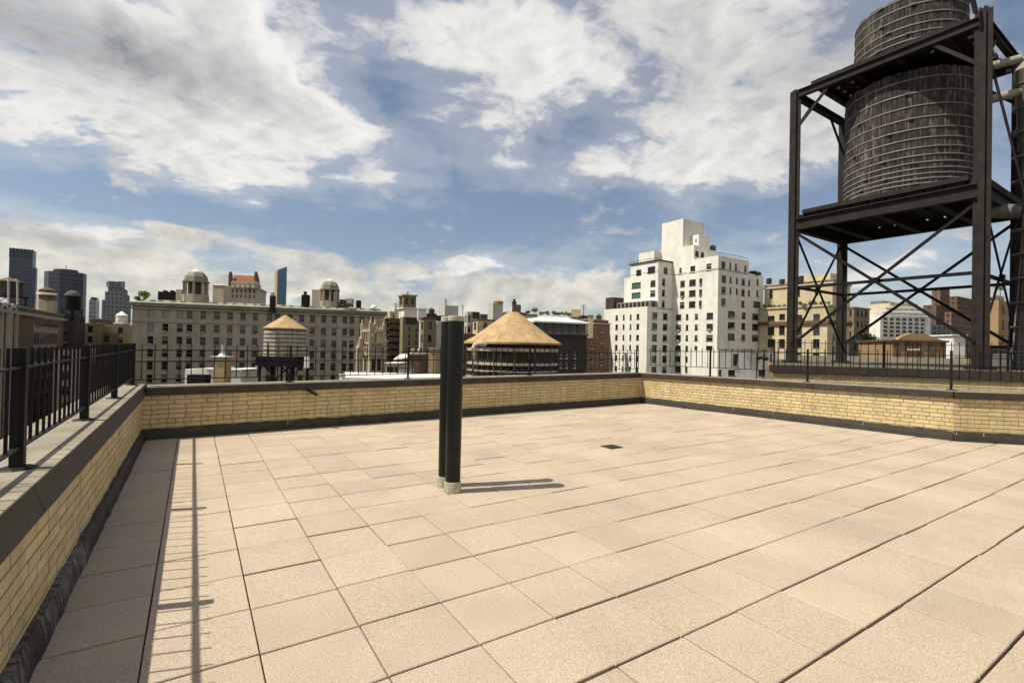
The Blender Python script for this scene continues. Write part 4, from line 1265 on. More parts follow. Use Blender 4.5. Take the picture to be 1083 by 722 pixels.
tag(mb.build('flue_pipe', 'whitemetal'), 'long white flue pipe climbing between the brown and olive buildings', 'flue')
q = cpoly(448, 116, 445, 461.5); simple('olive_building', 'olive tan building with small dark windows, right of the white flue', q, 448, 335, 'olive_brick', bay=2.2, w=.9, h=1.5, down=12, trim='brown_brick')
q = cpoly(462, 132, 458, 486); t, zt = simple('grey_building', 'grey building with black roof box, partly hidden by the pipes', q, 462, 339, 'pale_block', bay=2.4, w=1.1, down=16)
roofbox(t, 458.5, 469, 133, 333.5, 340, 'blackmetal', 3)
q = cpoly(470, 172, 463.5, 484.5); t, zt = simple('white_building', 'pale windowless block with a thin spike, above the black pipes', q, 470, 322.5, 'pale_block', win=False)
roofbox(t, 469.6, 471.6, 172.5, 315.5, 323, 'pale_block', 1.0, 'chimney')
q = cpoly(494, 138, 491, 498.5); simple('white_building', 'thin white building edge just right of the black pipes', q, 494, 329.5, 'pale_block', bay=2, w=.8, down=14)
q = cpoly(500, 150, 497, 507); simple('dark_building', 'small dark block between the black pipes and the tan cone roof', q, 500, 329.5, 'dark_brick', bay=2, w=.8, down=14)
q = cpoly(505, 128, 500, 540); simple('tan_building', 'tan low building with brown roof band behind the left slope of the tan cone roof', q, 505, 337, 'cream_stone', trim='brown_brick', bay=2.6, down=14)
q = cpoly(521, 190, 515.5, 531.5); t, zt = simple('roof_tower', 'pale striped roof tower with tan pointed tank, above the tan cone roof', q, 521, 320.5, 'pale_block', bay=2.2, w=.9, h=2.6, floor=6, down=6)
cc = plan(526.5, 193); mb = MB(); mb.lathe((cc.x, cc.y, zt), [(1.9, 0), (1.9, .8), (2.1, .85), (.3, 1.9), (.02, 2.0)], 12); mb.build('tank', 'tan_brick', t)
t, q, z_ = roofthing('brick_chimney', 'brown chimney stack with a cap, just above the peak of the tan cone roof', 'chimney', 541.2, 545, 150, 320.5, 'brown_brick', 1.2, GROUND, .5, 'dark_brick')
mb = MB(); cc = (q[0]+q[2])/2; mb.lathe((cc.x, cc.y, z_+.5), [(.35, 0), (.35, .7), (.1, .9)], 8); mb.build('flue', 'blackmetal', t)
roofthing('roof_bulkhead', 'grey bulkhead right of the brown chimney stack, over the tan cone roof', 'roof shed', 544.8, 549.5, 153, 322, 'grey_brick', 3, GROUND)
roofthing('roof_bulkhead', 'small tan rooftop shed behind the right slope of the tan cone roof', 'roof shed', 552, 567, 140, 333.5, 'cream_stone', 4, GROUND, .4, 'brown_brick')

# more roofs in the jumble around the black pipes
q = cpoly(478, 96, 470, 502); simple('dark_building', 'dark brown building low beside the black pipes, left of the round tank house', q, 478, 352, 'brown_brick', bay=2.4, w=1.0, down=12)
q = cpoly(486, 160, 478, 496); simple('grey_building', 'grey block peeking out right behind the tops of the black pipes', q, 486, 337, 'grey_brick', bay=2.4, w=1.0, down=14)
q = cpoly(451, 175, 444, 462); simple('brown_building', 'dark brown block in the distance behind the olive tan building', q, 451, 331, 'brown_brick', bay=2.4, w=1.0, down=8)
q = cpoly(508, 200, 500, 516); simple('dark_building', 'distant dark building left of the pale striped roof tower', q, 508, 332, 'grey_brick', bay=2.6, w=1.0, down=8)
q = cpoly(538, 210, 529, 556); simple('brown_building', 'distant brown building behind the peak of the tan cone roof', q, 538, 329.5, 'brown_brick', bay=2.6, w=1.0, down=8)
q = cpoly(612, 190, 603, 622); simple('grey_building', 'distant grey building behind the right end of the mint roof edge', q, 612, 333, 'grey_brick', bay=2.6, w=1.0, down=8)
roof_tank('roof_tank', 'small dark roof tank on thin legs, left of the white windowless block', 456, 150, 6.5, 324.5, 327.5, 332.5, 337, 'oldtank', 'tar_roof', hoops=2)
roof_tank('roof_tank', 'tiny brown roof tank over the brown building beside the white apartment building', 633, 150, 6, 331, 334, 339, 343, 'oldtank', 'brown_brick', hoops=2)
for k, (px, yt, yb, Y, lab) in enumerate(((418.5, 320, 331, 150, 'thin antenna mast left of the tan tower with two openings'), (489, 322, 338, 160, 'thin antenna mast just right of the black pipes'), (617, 322, 336, 150, 'thin antenna mast right of the tan roof shed on the mint roof'))):
    p = P(px, yb+6, Y); h_ = zat(px, yt, Y)
    t = thing('antenna', p, lab, 'antenna')
    mb = MB(); mb.tube([p, Vector((p.x, p.y, h_))], .10, 6); mb.build('mast', 'blackmetal', t)
    mb = MB()
    for j in range(4): mb.bar((p.x-.8+.12*j, p.y, h_-.3-.35*j), (p.x+.8-.12*j, p.y, h_-.3-.35*j), .07)
    mb.build('aerial', 'blackmetal', t)

# ---- round house with the tan cone roof
Y = 62
c = plan(542.5, Y+6); r = 48.5*(Y+6)/F
tR = thing('round_tank_house', Vector((c.x, c.y, -3.2)), 'big round timber tank house with wide tan cone roof, right of the black pipes', 'tank house')
def zr(py): return zat(542, py, Y+6)
ze, za = zr(361.2)-0.12, zr(330)
seg = 40
mb = MB()
for k in range(seg):
    a0, a1 = 2*math.pi*k/seg, 2*math.pi*(k+1)/seg
    Rr = r*1.06
    prof = [(Rr, ze-.25), (Rr, ze), (Rr*0.55, ze+(za-ze)*.40), (Rr*.12, za-.15), (Rr*.10, za)]
    vs = []
    for rr_, z_ in prof:
        vs += [(c.x+rr_*math.cos(a0), c.y+rr_*math.sin(a0), z_), (c.x+rr_*math.cos(a1), c.y+rr_*math.sin(a1), z_)]
    mb.add(vs, [(2*i, 2*i+1, 2*i+3, 2*i+2) for i in range(4)]+[(9, 8, 0, 1)])
for k in range(seg):
    if k % 2: continue
    a0 = 2*math.pi*k/seg
    d0 = Vector((math.cos(a0), math.sin(a0), 0)); cc0 = Vector((c.x, c.y, 0))
    mb.bar(cc0+d0*Rr+Vector((0, 0, ze+.01)), cc0+d0*r*1.06*.55+Vector((0, 0, ze+(za-ze)*.40+.01)), .10, .05)
    mb.bar(cc0+d0*r*1.06*.55+Vector((0, 0, ze+(za-ze)*.40+.01)), cc0+d0*r*1.06*.12+Vector((0, 0, za-.15)), .10, .05)
mb.build('cone_roof', 'cone_tan', tR)
mb = MB()
n = 72
for k in range(n):
    a0, a1 = 2*math.pi*k/n, 2*math.pi*(k+1)/n-.012
    vs = [(c.x+q*math.cos(a), c.y+q*math.sin(a), z_) for z_ in (zr(402), ze) for q in (r*.86, r*.90) for a in (a0, a1)]
    mb.add(vs, [(2, 3, 7, 6), (0, 2, 6, 4), (3, 1, 5, 7), (4, 6, 7, 5), (0, 1, 3, 2)])
mb.build('stave_wall', 'oldtank', tR)
for py, hgt, m_ in ((370.5, .42, 'limestone'), (384.3, .32, 'limestone'), (391, .22, 'ac'), (398, .3, 'limestone')):
    mb = MB(); z_ = zr(py)-.1
    mb.lathe((c.x, c.y, z_), [(r*.90, 0), (r*1.0, 0.02), (r*1.0, hgt), (r*.90, hgt+.02)], 48); mb.build('walkway', m_, tR)
mb_top = MB(); mb_top.lathe((c.x, c.y, 0), [(r*.9, zr(368)), (r*.935, zr(368)+.02), (r*.935, ze-.02), (r*.9, ze)], 48); mb_top.build('eaves_band', 'stave', tR)
for k in range(44):
    a = 2*math.pi*k/44+.05
    mb = MB(); p = Vector((c.x+r*.985*math.cos(a), c.y+r*.985*math.sin(a), 0))
    mb.bar(p+Vector((0, 0, -3.2)), p+Vector((0, 0, ze-.05)), .11 if k % 3 else .2); mb.build('strut', 'oldtank', tR)
q0 = P(500.5, 397, Y-1.5)
mb = MB(); q1 = Vector((q0.x, q0.y, zat(500, 368, Y-1.5)))
mb.tube([Vector((q0.x, q0.y, -3.2)), q1, q1+Vector((.15, 0, .35)), q1+Vector((.5, 0, .5)), q1+Vector((1.1, .2, .5)), q1+Vector((1.35, .3, .3))], .33, 12)
o = mb.build('duct', 'limestone', None, True); tag(o, 'white bent duct standing before the round tank house', 'duct')

# ---- dark building with mint roof edge and trees
q = fpoly(567.5, 100, 619, 104, 16)
t = thing('dark_brick_house', base_of(q), 'dark brick house with mint green roof edge, right of the tan cone roof', 'building')
zt = zat(567, 341, 100); zm = zat(590, 354, 101)
up_ = grid(q, 0, [(573+8.6*k, 5.4) for k in range(6)], [(341.8, 351.5)], 590, 'triple')
lo_ = grid(q, 0, [(594, 3), (600.5, 3), (609, 3), (578, 3)], [(372, 379), (383, 389)], 600, 'mix')
block(t, q, zm, zt+.3, 'grey_brick', 'tar_roof', {0: up_}, fr='frame_grey', name='glazed_storey')
block(t, expand(q, .25), GROUND, zm, 'dark_brick', 'tar_roof', {0: lo_}, fr='frame_white')
ledge(t, q, zm, zm+.3, .6, 'grey_brick', 'string_course')
mb = MB(); e = expand(q, .9); i_ = expand(q, -3.0); z0 = zt+.3; z1 = zat(590, 334.5, 102)
for i in range(4):
    a, b_, c_, d_ = e[i], e[(i+1) % 4], i_[(i+1) % 4], i_[i]
    mb.quad((a.x, a.y, z0), (b_.x, b_.y, z0), (c_.x, c_.y, z1), (d_.x, d_.y, z1)); mb.quad((a.x, a.y, z0-.3), (b_.x, b_.y, z0-.3), (b_.x, b_.y, z0), (a.x, a.y, z0))
mb.add([(p.x, p.y, z1-.01) for p in i_], [(0, 1, 2, 3)]); mb.add([(p.x, p.y, z0-.3) for p in e], [(3, 2, 1, 0)])
mb.build('mint_roof', 'mint', t)
roofbox(t, 604, 614, 108, 327, 334, 'cream_stone', 3)
for k, (px, w, yt, m_) in enumerate(((558, 2.2, 327.5, 'leaf_dark'), (566, 3.6, 325.5, 'leaf_dark'), (573, 3, 329, 'leaf'), (579, 3.5, 328.5, 'leaf'), (585.5, 3.5, 329, 'leaf'), (591, 3, 329.3, 'leaf'), (597, 3.4, 328.8, 'leaf'), (602, 2.6, 330, 'leaf'))):
    cc = P(px, yt+2.3, 108)
    lb = ['dark conifer, leftmost of the roof trees beside the tan cone roof', 'larger dark tree on the mint edged roof, second from left'][k] if k < 2 else 'leafy bush in the row along the mint edged roof'
    shrub('roof_tree' if k < 2 else 'roof_bush', lb, 'tree' if k < 2 else 'bush', cc, w*.24, .55, 260, m_, 'bushes on the mint edged roof' if k > 1 else None, .10, .1)

q = cpoly(621, 145, 614, 642); simple('brown_building', 'brown brick building in the gap left of the white apartment building', q, 621, 337, 'brown_brick', bay=2.4, w=1.1, down=22, trim='pale_trim_stone')
roofthing('brick_chimney', 'tan chimney on the brown building left of the white apartment building', 'chimney', 622, 627.5, 138, 334, 'cream_stone', 2, GROUND, .3)
q = cpoly(629, 138, 627, 645); simple('brown_building', 'red brown building with pale window bands, touching the white apartment building at left', q, 629, 341, 'red_brick', bay=2.2, w=1.2, down=22, trim='limestone', fr='frame_white')
q = cpoly(619, 118, 617.5, 633); simple('brown_building', 'lower red brick building between the dark brick house and the white apartment building', q, 619, 357, 'red_brick', bay=2.2, w=1, down=14, fr='frame_white')

# ---- the white apartment building
N = plan(758.7, 130)
zN = lambda px, py, s, t_: zat(px, py, (N+dA*s+dB*t_).y)
tW = thing('white_apartment_building', Vector((N.x, N.y, GROUND)), 'white stepped apartment building with terraces and a square tower on top', 'building')
main = spoly(N, 0, 26, 0, 21); zmain = zN(758.7, 283.5, 0, 0)
Z = lambda zx, zy: (620+zx*.2632, 220+zy*.2632)
def cz(xs): return [(620+x*.2632, w*.2632) for x, w in xs]
def rz(ys, h): return [(220+(y-h/2)*.2632, 220+(y+h/2)*.2632) for y in ys]
f0 = (grid(main, 0, cz([(370, 22), (496, 26)]), rz([433, 477, 521, 565, 609, 653], 24), 747, 'mixac') + grid(main, 0, cz([(405, 10), (442, 12)]), rz([433, 477, 521, 565, 609, 653], 22), 747)
      + grid(main, 0, cz([(384, 18), (424, 26), (457, 12)]), rz([297, 340, 385], 24), 736, 'mixac'))
f1 = (grid(main, 1, cz([(583, 28), (632, 16), (680, 26)]), rz([427, 471, 517], 26), 773, 'mixac')
      + grid(main, 1, cz([(550, 18), (628, 14)]), rz([285, 330, 377], 27), 766, 'mixac') + grid(main, 1, cz([(578, 7), (603, 8), (652, 8)]), rz([285, 328], 24), 766)
      + grid(main, 1, cz([(686, 8)]), rz([297, 343], 24), 800) + grid(main, 1, cz([(685, 30)]), rz([387], 24), 800, 'green'))
block(tW, main, GROUND, zmain, 'white_paint_brick', 'white_roof', {0: f0, 1: f1}, fr='frame_dark', lip=.5)
wing = spoly(N, 14.5, 31.6, -10.6, 10); zw = zN(686, 324, 14.5, -10.6)
g0 = grid(wing, 0, cz([(122, 10), (150, 7), (178, 7), (207, 11)]), rz([436, 475, 519, 560, 603, 648], 20), 670)
g1 = grid(wing, 1, cz([(275, 20), (317, 18)]), rz([432, 475, 520, 563, 606, 650], 27), 692, 'mixac') + grid(wing, 1, cz([(343, 10)]), rz([432, 475, 520, 563, 606, 650], 22), 692)
wing_c = [wing[0], wing[1], N+dA*14.5, N+dA*14.5+dA*17.1]
block(tW, wing_c, GROUND, zw, 'white_paint_brick', 'white_roof', {0: g0, 1: g1}, lip=.5)
t2 = spoly(N, 14.5, 27.6, -6.35, 0); z2 = zN(697, 289, 14.5, -6.35)
h0 = grid(t2, 0, cz([(198, 36)]), rz([310, 350], 22), 672, 'green') + grid(t2, 0, cz([(265, 20)]), rz([302, 342], 24), 690, 'mixac')
h1 = grid(t2, 1, cz([(308, 12), (343, 10)]), rz([297, 340, 384], 26), 700)
block(tW, t2, zw-.5, z2, 'white_paint_brick', 'white_roof', {0: h0, 1: h1}, lip=.4, name='setback')
t3 = spoly(N, 15.0, 25.5, -5.9, 0); z3 = zN(697.6, 275.5, 15, -5.9)
block(tW, t3, z2-.4, z3, 'white_paint_brick', 'tar_roof', {0: grid(t3, 0, cz([(207, 20)]), rz([260], 24), 674) + grid(t3, 0, cz([(258, 30)]), rz([248], 26), 688, 'pair'), 1: grid(t3, 1, cz([(315, 16), (343, 12)]), rz([250], 26), 700)}, name='setback')
ledge(tW, t3, z3, z3+.3, .35, 'dark_brick', 'roof_edge')
ph = spoly(N, 0, 16, 0, 13.8); zp = zN(758.7, 270, 0, 0)
block(tW, ph, zmain-.5, zp, 'white_paint_brick', 'white_roof', {0: grid(ph, 0, cz([(375, 10), (424, 20), (489, 20)]), rz([240], 26), 742), 1: grid(ph, 1, cz([(547, 16), (575, 8), (598, 8), (636, 8)]), rz([232], 26), 770)}, lip=.4, name='penthouse')
u1 = spoly(N, 7.7, 20, 0.02, 6.2); zu = zN(732.4, 258.8, 7.7, 0)
block(tW, u1, zp-.4, zu, 'white_paint_brick', 'white_roof', {1: grid(u1, 1, cz([(440, 14), (462, 14)]), rz([185], 22), 738)}, lip=.3, name='penthouse')
u2 = spoly(N, 7.9, 18, 6.21, 10.9); zu2 = zN(745, 264.5, 8, 8)
block(tW, u2, zp-.4, zu2, 'white_paint_brick', 'white_roof', {}, lip=.3, name='penthouse')
tw_ = spoly(N, 11.45, 19, 0.04, 9.4); ztw = zN(720.5, 231, 11.45, 0)
block(tW, tw_, zu-1, ztw, 'white_paint_brick', 'white_roof', {}, lip=.3, name='tower')
ub = spoly(N, 8.6, 11.3, 3.2, 8.4); zub = zN(735, 247.8, 8.6, 3.2)
block(tW, ub, zu2-.5, zub, 'white_paint_brick', 'white_roof', {0: grid(ub, 0, cz([(435, 5)]), rz([128], 10), 734)}, name='penthouse')
lb_ = spoly(N, 19.05, 25, -3.0, 6); block(tW, lb_, z3-.1, zN(688, 265, 19, -3), 'white_paint_brick', 'white_roof', {}, lip=.3, name='penthouse')
# terrace rails, greenhouse strip, tank box, blue cistern
def rail_px(root, a, b_, z_, hgt, n_):
    mb = MB(); a, b_ = Vector((a.x, a.y, z_)), Vector((b_.x, b_.y, z_))
    mb.bar(a+Vector((0, 0, hgt)), b_+Vector((0, 0, hgt)), .08)
    for k in range(n_+1): p = a.lerp(b_, k/n_); mb.bar(p, p+Vector((0, 0, hgt)), .05)
    mb.build('terrace_rail', 'blackmetal', root)
rail_px(tW, ph[1]+dA*.3, ph[2]+dA*.3, zp, .9, 14)
rail_px(tW, t3[0], t3[1], z2, .7, 8); rail_px(tW, t3[0], t3[1], z3+.3, .6, 8)
gh = spoly(N, 14.7, 27.8, -9.2, -6.4); zg = zN(690, 317.5, 14.7, -9)
block(tW, gh, zw-.5, zg, 'frame_grey', 'white_roof', {0: auto(gh, 0, zw-.4, zg+.6, 2.0, 1.5, 1.1, 1.25, 'pair', .3, .25), 1: auto(gh, 1, zw-.4, zg+.6, 2.0, 1.4, 1.0, 1.25, 'pair', .2, .25)}, rec=.1, name='conservatory')
bx = spoly(N, 27.9, 31.3, -10.3, -6); block(tW, bx, zw-.5, zN(648, 314.5, 29, -10), 'dark_brick', 'tar_roof', {}, name='tank_box')
cc = N+dA*8.6+dB*9.6; mb = MB(); mb.lathe((cc.x, cc.y, zu2), [(.9, 0), (.9, 1.3), (.5, 1.7), (.05, 1.8)], 14); mb.build('cistern', 'blue_curtain', tW)
for i_, (s, t_, w) in enumerate(((0.5, 17.0, 1.6), (0.5, 19.5, 1.2))):
    cc = N+dA*s+dB*t_; shrub('terrace_hedge', 'dark hedge on the right end terrace of the white apartment building' if i_ == 0 else 'small dark bush at the very right corner terrace of the white apartment building', 'hedge', (cc.x, cc.y, zmain+.35), w, .55, 260, 'leaf_dark')
# annex in front, with planted roof and pergola
q = fpoly(759.5, 104, 823, 106, 12)
t = thing('white_annex', base_of(q), 'low white building with planted roof at the foot of the white apartment building', 'building')
zt = zat(790, 371.5, 104)
block(t, q, GROUND, zt, 'white_paint_brick', 'tar_roof', {0: [rect_px(q, 0, x0, x1, 391, 397, 'sash') for x0, x1 in ((761, 764), (771, 778.5), (803, 810.5))]+[rect_px(q, 0, 776, 781, 374, 386, 'sash')]}, lip=.4)
for k, px in enumerate((764, 769, 774, 779.5, 785, 790.5, 796, 801, 806, 811)):
    cc = P(px, 370.6, 105)
    shrub('roof_hedge', 'low green bush in the hedge along the white annex roof', 'hedge', cc, .62, .34, 130, 'leaf', 'hedge bushes on the white annex roof', .09)
tp = thing('pergola', P(805, 384, 101), 'dark pergola and plant clutter at the right end of the white annex', 'pergola')
for px in (801, 808, 815.5):
    p = plan(px, 102); mb = MB(); mb.bar((p.x, p.y, zat(px, 402, 102)), (p.x, p.y, zat(px, 374, 102)), .16); mb.build('post', 'blackmetal', tp)
a, b_ = P(799, 374.5, 102), P(818, 375.5, 102); mb = MB()
for k in range(6): mb.bar(a+Vector((0, k*.3, 0)), b_+Vector((0, k*.3, 0)), .1)
mb.build('slats', 'blackmetal', tp)
for k, px in enumerate((803, 811)): cc = P(px, 379, 103); shrub('potted_plant', 'dark leafy plant under the pergola, '+('left' if k == 0 else 'right')+' of the two', 'plant', cc, .8, .5, 160, 'leaf_dark')

# ---- cream building with garden terrace behind the tower legs
N2 = plan(875, 125); ul, _ = hitline(803, 345, N2, dA)
q = [N2+dA*ul, N2, N2+dB*12, N2+dA*ul+dB*12]
t = thing('cream_building', Vector((N2.x, N2.y, GROUND)), 'cream stone building with a planted terrace, behind the left tower legs', 'building')
zl = zat(875, 321.5, 125)
cl = [(815.5, 7), (845, 6.5), (863.5, 7)]
ho = grid(q, 0, cl, [(332, 337.5), (344.5, 353.5), (358.5, 367.5), (373.5, 382)], 863, 'pair')+grid(q, 0, [(827, 6)], [(332, 337.5), (344.5, 353.5), (358.5, 367.5)], 827, 'pair')
block(t, q, GROUND, zl, 'cream_stone', 'tar_roof', {0: ho, 1: auto(q, 1, -8, zl, 3.2, 3.4, 1.1, 1.8)}, lip=.3)
ledge(t, q, zl-.5, zl-.1, .3, 'limestone'); zc = zat(863, 340, 126); ledge(t, q, zc-.55, zc+.35, .5, 'brown_brick', 'balcony_band')
s0 = 2.4
qu = [q[0]+dB*s0, q[1]+dB*s0, q[2], q[3]]; zu = zat(863, 296, 127)
block(t, qu, zl-.3, zu, 'cream_stone', 'tar_roof', {0: grid(qu, 0, [(807.5, 3), (815, 3.2), (844, 3), (863, 3)], [(305, 314)], 830, 'sash')}, lip=.3, name='setback')
ledge(t, qu, zu-.9, zu-.5, .35, 'limestone'); ledge(t, qu, zu, zu+.2, .25, 'tan_brick', 'coping')
qv = spoly(N2, 1.0, 8.5, 3.4, 10); block(t, qv, zu-.3, zat(873, 288, 127), 'cream_stone', 'tar_roof', {}, lip=.3, name='penthouse')
dA_ = (q[0]-q[1]).normalized()
rp = random.Random(21)
for k in range(13):
    cc = N2+dA_*(ul*(k+.4)/13)+dB*1.1; hz = rp.uniform(.55, 1.0)
    shrub('terrace_plant', 'bushy green plant in the row along the cream building terrace', 'plant', (cc.x, cc.y, zl-.1+hz*.7), rp.uniform(.6, .85), hz, 190, rp.choice(('leaf', 'leaf', 'leaf_lime', 'leaf_dark')), 'plants along the cream building terrace', .11)
for px, yt in ((812, 294), (838, 291), (846, 291.5), (826, 295)):
    roofbox(t, px, px+3.5, 128, yt, 300, 'dark_brick', 1.2, 'vent_box')
q = cpoly(903, 140, 893, 919.5); simple('olive_building', 'tan olive building right of the cream building, seen between the tower legs', q, 903, 324, 'olive_brick', bay=2.6, down=22, trim='tan_brick')
q = cpoly(898, 112, 893, 912); simple('low_building', 'low dark building in the gap between the back tower leg and the gabled brick house', q, 898, 358, 'grey_brick', down=14)
c = P(914, 357, 86); shrub('street_tree', 'dark green tree top behind the back leg of the water tower', 'tree', c, 1.6, 1.6, 420, 'leaf_dark', None, .2, 2.0)

# ---- far right
q = cpoly(934, 330, 920.5, 948); tower('slab_tower', 'blank blue grey slab left of the white balconied building', q, 934, 318, 'grey_curtain', 330, 'tower block')
Y = 240
def wb_(): 
    q = fpoly(931, Y, 984, Y+6, 20)
    t = thing('balcony_tower', base_of(q), 'white apartment block with stepped balconies, seen through the tower braces', 'building')
    z1 = zat(957, 334.5, Y)
    block(t, q, GROUND, z1, 'white_paint_brick', 'white_roof', {0: grid(q, 0, [(936.5+6.6*k, 4.4) for k in range(7)], [(336.5, 338.8), (340.8, 343), (345, 347.2), (349.2, 351.5), (353.5, 355.8)], 957, 'triple')})
    for k, (a, b_, yt) in enumerate(((934, 979, 329.5), (937, 974, 324.5), (941, 970, 319))):
        r_ = fpoly(a, Y+2+2*k, b_, Y+5+2*k, 12); zb = [z1, zat(957, 329.5, Y), zat(957, 324.5, Y)][k]; zt = zat(957, yt, Y)
        block(t, r_, zb, zt, 'pale_block' if k < 2 else 'cream_stone', 'white_roof', {0: auto(r_, 0, zb-1, zt+.3, 2.3, 3, 2.2, 1.2, 'triple', .5, .2)} if k < 2 else {}, name='setback')
        mb = MB(); mb.bar(r_[0]+Vector((0, -1.0, zb+.5)), r_[1]+Vector((0, -1.0, zb+.5)), .2, .9); mb.build('balustrade', 'whitemetal', t)
    s = fpoly(984.2, Y+2, 1007, Y+6, 14); block(t, s, GROUND, zat(995, 343, Y), 'grey_tower', 'tar_roof', {0: auto(s, 0, -8, zat(995, 343, Y), 2.6, 2.8, 2.0, 1.3)}, name='grey_wing')
wb_()
for k, (pc, pl_, pr_, Y, yt, m_, lab) in enumerate((
        (994, 985, 1004, 380, 303.5, 'red_brick', 'tall brown red block with flat top, just left of the front tower leg'),
        (1012, 1003, 1030, 400, 313, 'brown_brick', 'brown apartment block right behind the front tower leg'),
        (990, 976, 1010, 330, 322, 'brown_brick', 'lower brown block with many windows behind the white balconied building'),
        (1006, 999, 1034, 300, 330, 'red_brick', 'low wide reddish block beside the front tower leg'))):
    simple('brown_block', lab, cpoly(pc, Y, pl_, pr_), pc, yt, m_, floor=3.6, bay=3.3, w=1.7, h=1.9, down=40, fr='frame_grey')
q = cpoly(1056, 100, 1043, 1078); t, zt = simple('tan_building', 'tan brick building behind the white standpipe, right of the front tower leg', q, 1056, 317, 'ochre_brick', faces=(1,), bay=4, down=12)
q = cpoly(1050, 150, 1042, 1062); simple('cream_building', 'pale cream building peeking over the tan one, between front leg and standpipe', q, 1050, 311, 'cream_stone', down=20)
c = P(1058, 305, 152); shrub('roof_tree', 'small green tree on the pale cream building at the right', 'tree', c, 1.3, 1.5, 300, 'leaf', None, .16, 1.0)
q = cpoly(1090, 170, 1078, 1120); simple('brown_building', 'brown building at the far right edge, beyond the white standpipe', q, 1090, 318, 'brown_brick', down=20)

# ================================================================== raised roof with the water tower on it
ZR = 1.14                                   # its roof height above our pavers
RY = 12.5
RD = Vector((1, -0.30, 0)).normalized(); RN = Vector((RD.y, -RD.x, 0))
r0_ = plan(819, 13.6); RL = 16.0
def rp_(u, off, z=0.0): v = r0_+RD*u+RN*off; return Vector((v.x, v.y, z))
def rslab(mb_, u0, u1, o0, o1, z0, z1):        # o: outward positive
    mb_.hexa([rp_(u0, o1, z0), rp_(u1, o1, z0), rp_(u1, o0, z0), rp_(u0, o0, z0), rp_(u0, o1, z1), rp_(u1, o1, z1), rp_(u1, o0, z1), rp_(u0, o0, z1)])
q = [rp_(0, -.006), rp_(RL, -.006), rp_(RL, -16), Vector((r0_.x+6.5, r0_.y+13, 0))]
tR2 = thing('raised_roof', Vector((r0_.x, r0_.y, GROUND)), 'raised yellow brick roof block carrying the water tower, beyond the right parapet', 'roof block')
mb = MB(); mb.prism([(p.x, p.y) for p in q], GROUND, ZR-.211); mb.build('wall', 'mortar', tR2)
mb = MB(); rb = random.Random(4)
for r_ in range(16):
    zt = ZR-.22-r_*COURSE; u = -(0.1 if r_ % 2 else 0)
    while u < RL-.22:
        rslab(mb, max(u+.005, 0), u+.208, -.02, rb.uniform(-.001, .002), zt-.061, zt); u += .2135
mb.build('brick_courses', 'brick', tR2)
mb = MB(); rslab(mb, -.05, RL, -.35, .05, ZR-.21, ZR); mb.build('coping', 'coping_face', tR2)
M['roof_felt'] = mat('olive_roof_felt', (0.11, 0.10, 0.065), 0.95, 0.5, 0.8, fine=0.3, fscale=20)
mb = MB(); mb.prism([(p.x, p.y) for p in (rp_(.1, -.351), rp_(RL, -.351), rp_(RL, -15.9), Vector((r0_.x+6.7, r0_.y+12.8, 0)))], ZR-.129, ZR-.02); mb.build('roof', 'roof_felt', tR2)
mb = MB(); mb.box(r0_.x+7, 30, 25, 25.4, ZR-.02, ZR+.22); mb.build('kerb', 'limestone', tR2)
# railing on its front edge
tr = thing('iron_railing', rp_(0, -.12, ZR), 'thin black railing along the raised roof in front of the water tower legs', 'railing')
for z_ in (.62, .36, .09):
    mb = MB(); mb.bar(rp_(0, -.12, ZR+z_), rp_(RL, -.12, ZR+z_), .026, .014); mb.build('rail', 'iron', tr)
for nm, n_, u0_, du, w_, h_ in (('picket', 92, .12, .165, .013, .70), ('post', 6, .03, 2.6, .04, .71)):
    me = None
    for k in range(n_):
        b_ = rp_(u0_+k*du, -.12, ZR)
        if me is None:
            mb = MB(); mb.bar(b_, b_+Vector((0, 0, h_)), w_, w_, RN); me = mb.build(nm, 'iron', tr).data; bf = b_
        else: put(nm, me, tr.location+(b_-bf), tr)

# water tower steel frame
D = 14.0
def leg_at(px, Y): p = plan(px, Y, 300); return p
Nn, Ww = leg_at(1037.5, D), leg_at(838.5, D*1.31)
Bb = leg_at(897, D*1.45)
vNW = Ww-Nn; dNW = vNW.normalized()
dP = Vector((dNW.y, -dNW.x, 0))
if dP.dot(Bb-Ww) < 0: dP = -dP
wd_ = (Bb-Ww).dot(dP)
Bb = Ww+dP*wd_; Ee = Nn+dP*wd_
tF = thing('tower_frame', Vector((Nn.x, Nn.y, ZR)), 'tall dark steel frame of four legs and cross braces carrying wooden water tanks', 'tower frame')
ZT = 9.72+1.5; ZL = 4.93+1.5; ZLb = 4.52+1.5
def V(p, z): return Vector((p.x, p.y, z))
def ibeam(mb_, a, b, w, h, tf=.035):
    """rolled section with the web vertical, flanges above and below"""
    up_ = Vector((0, 0, 1))
    mb_.bar(a+up_*(h/2-tf/2), b+up_*(h/2-tf/2), w, tf); mb_.bar(a-up_*(h/2-tf/2), b-up_*(h/2-tf/2), w, tf); mb_.bar(a, b, .03, h-2*tf)
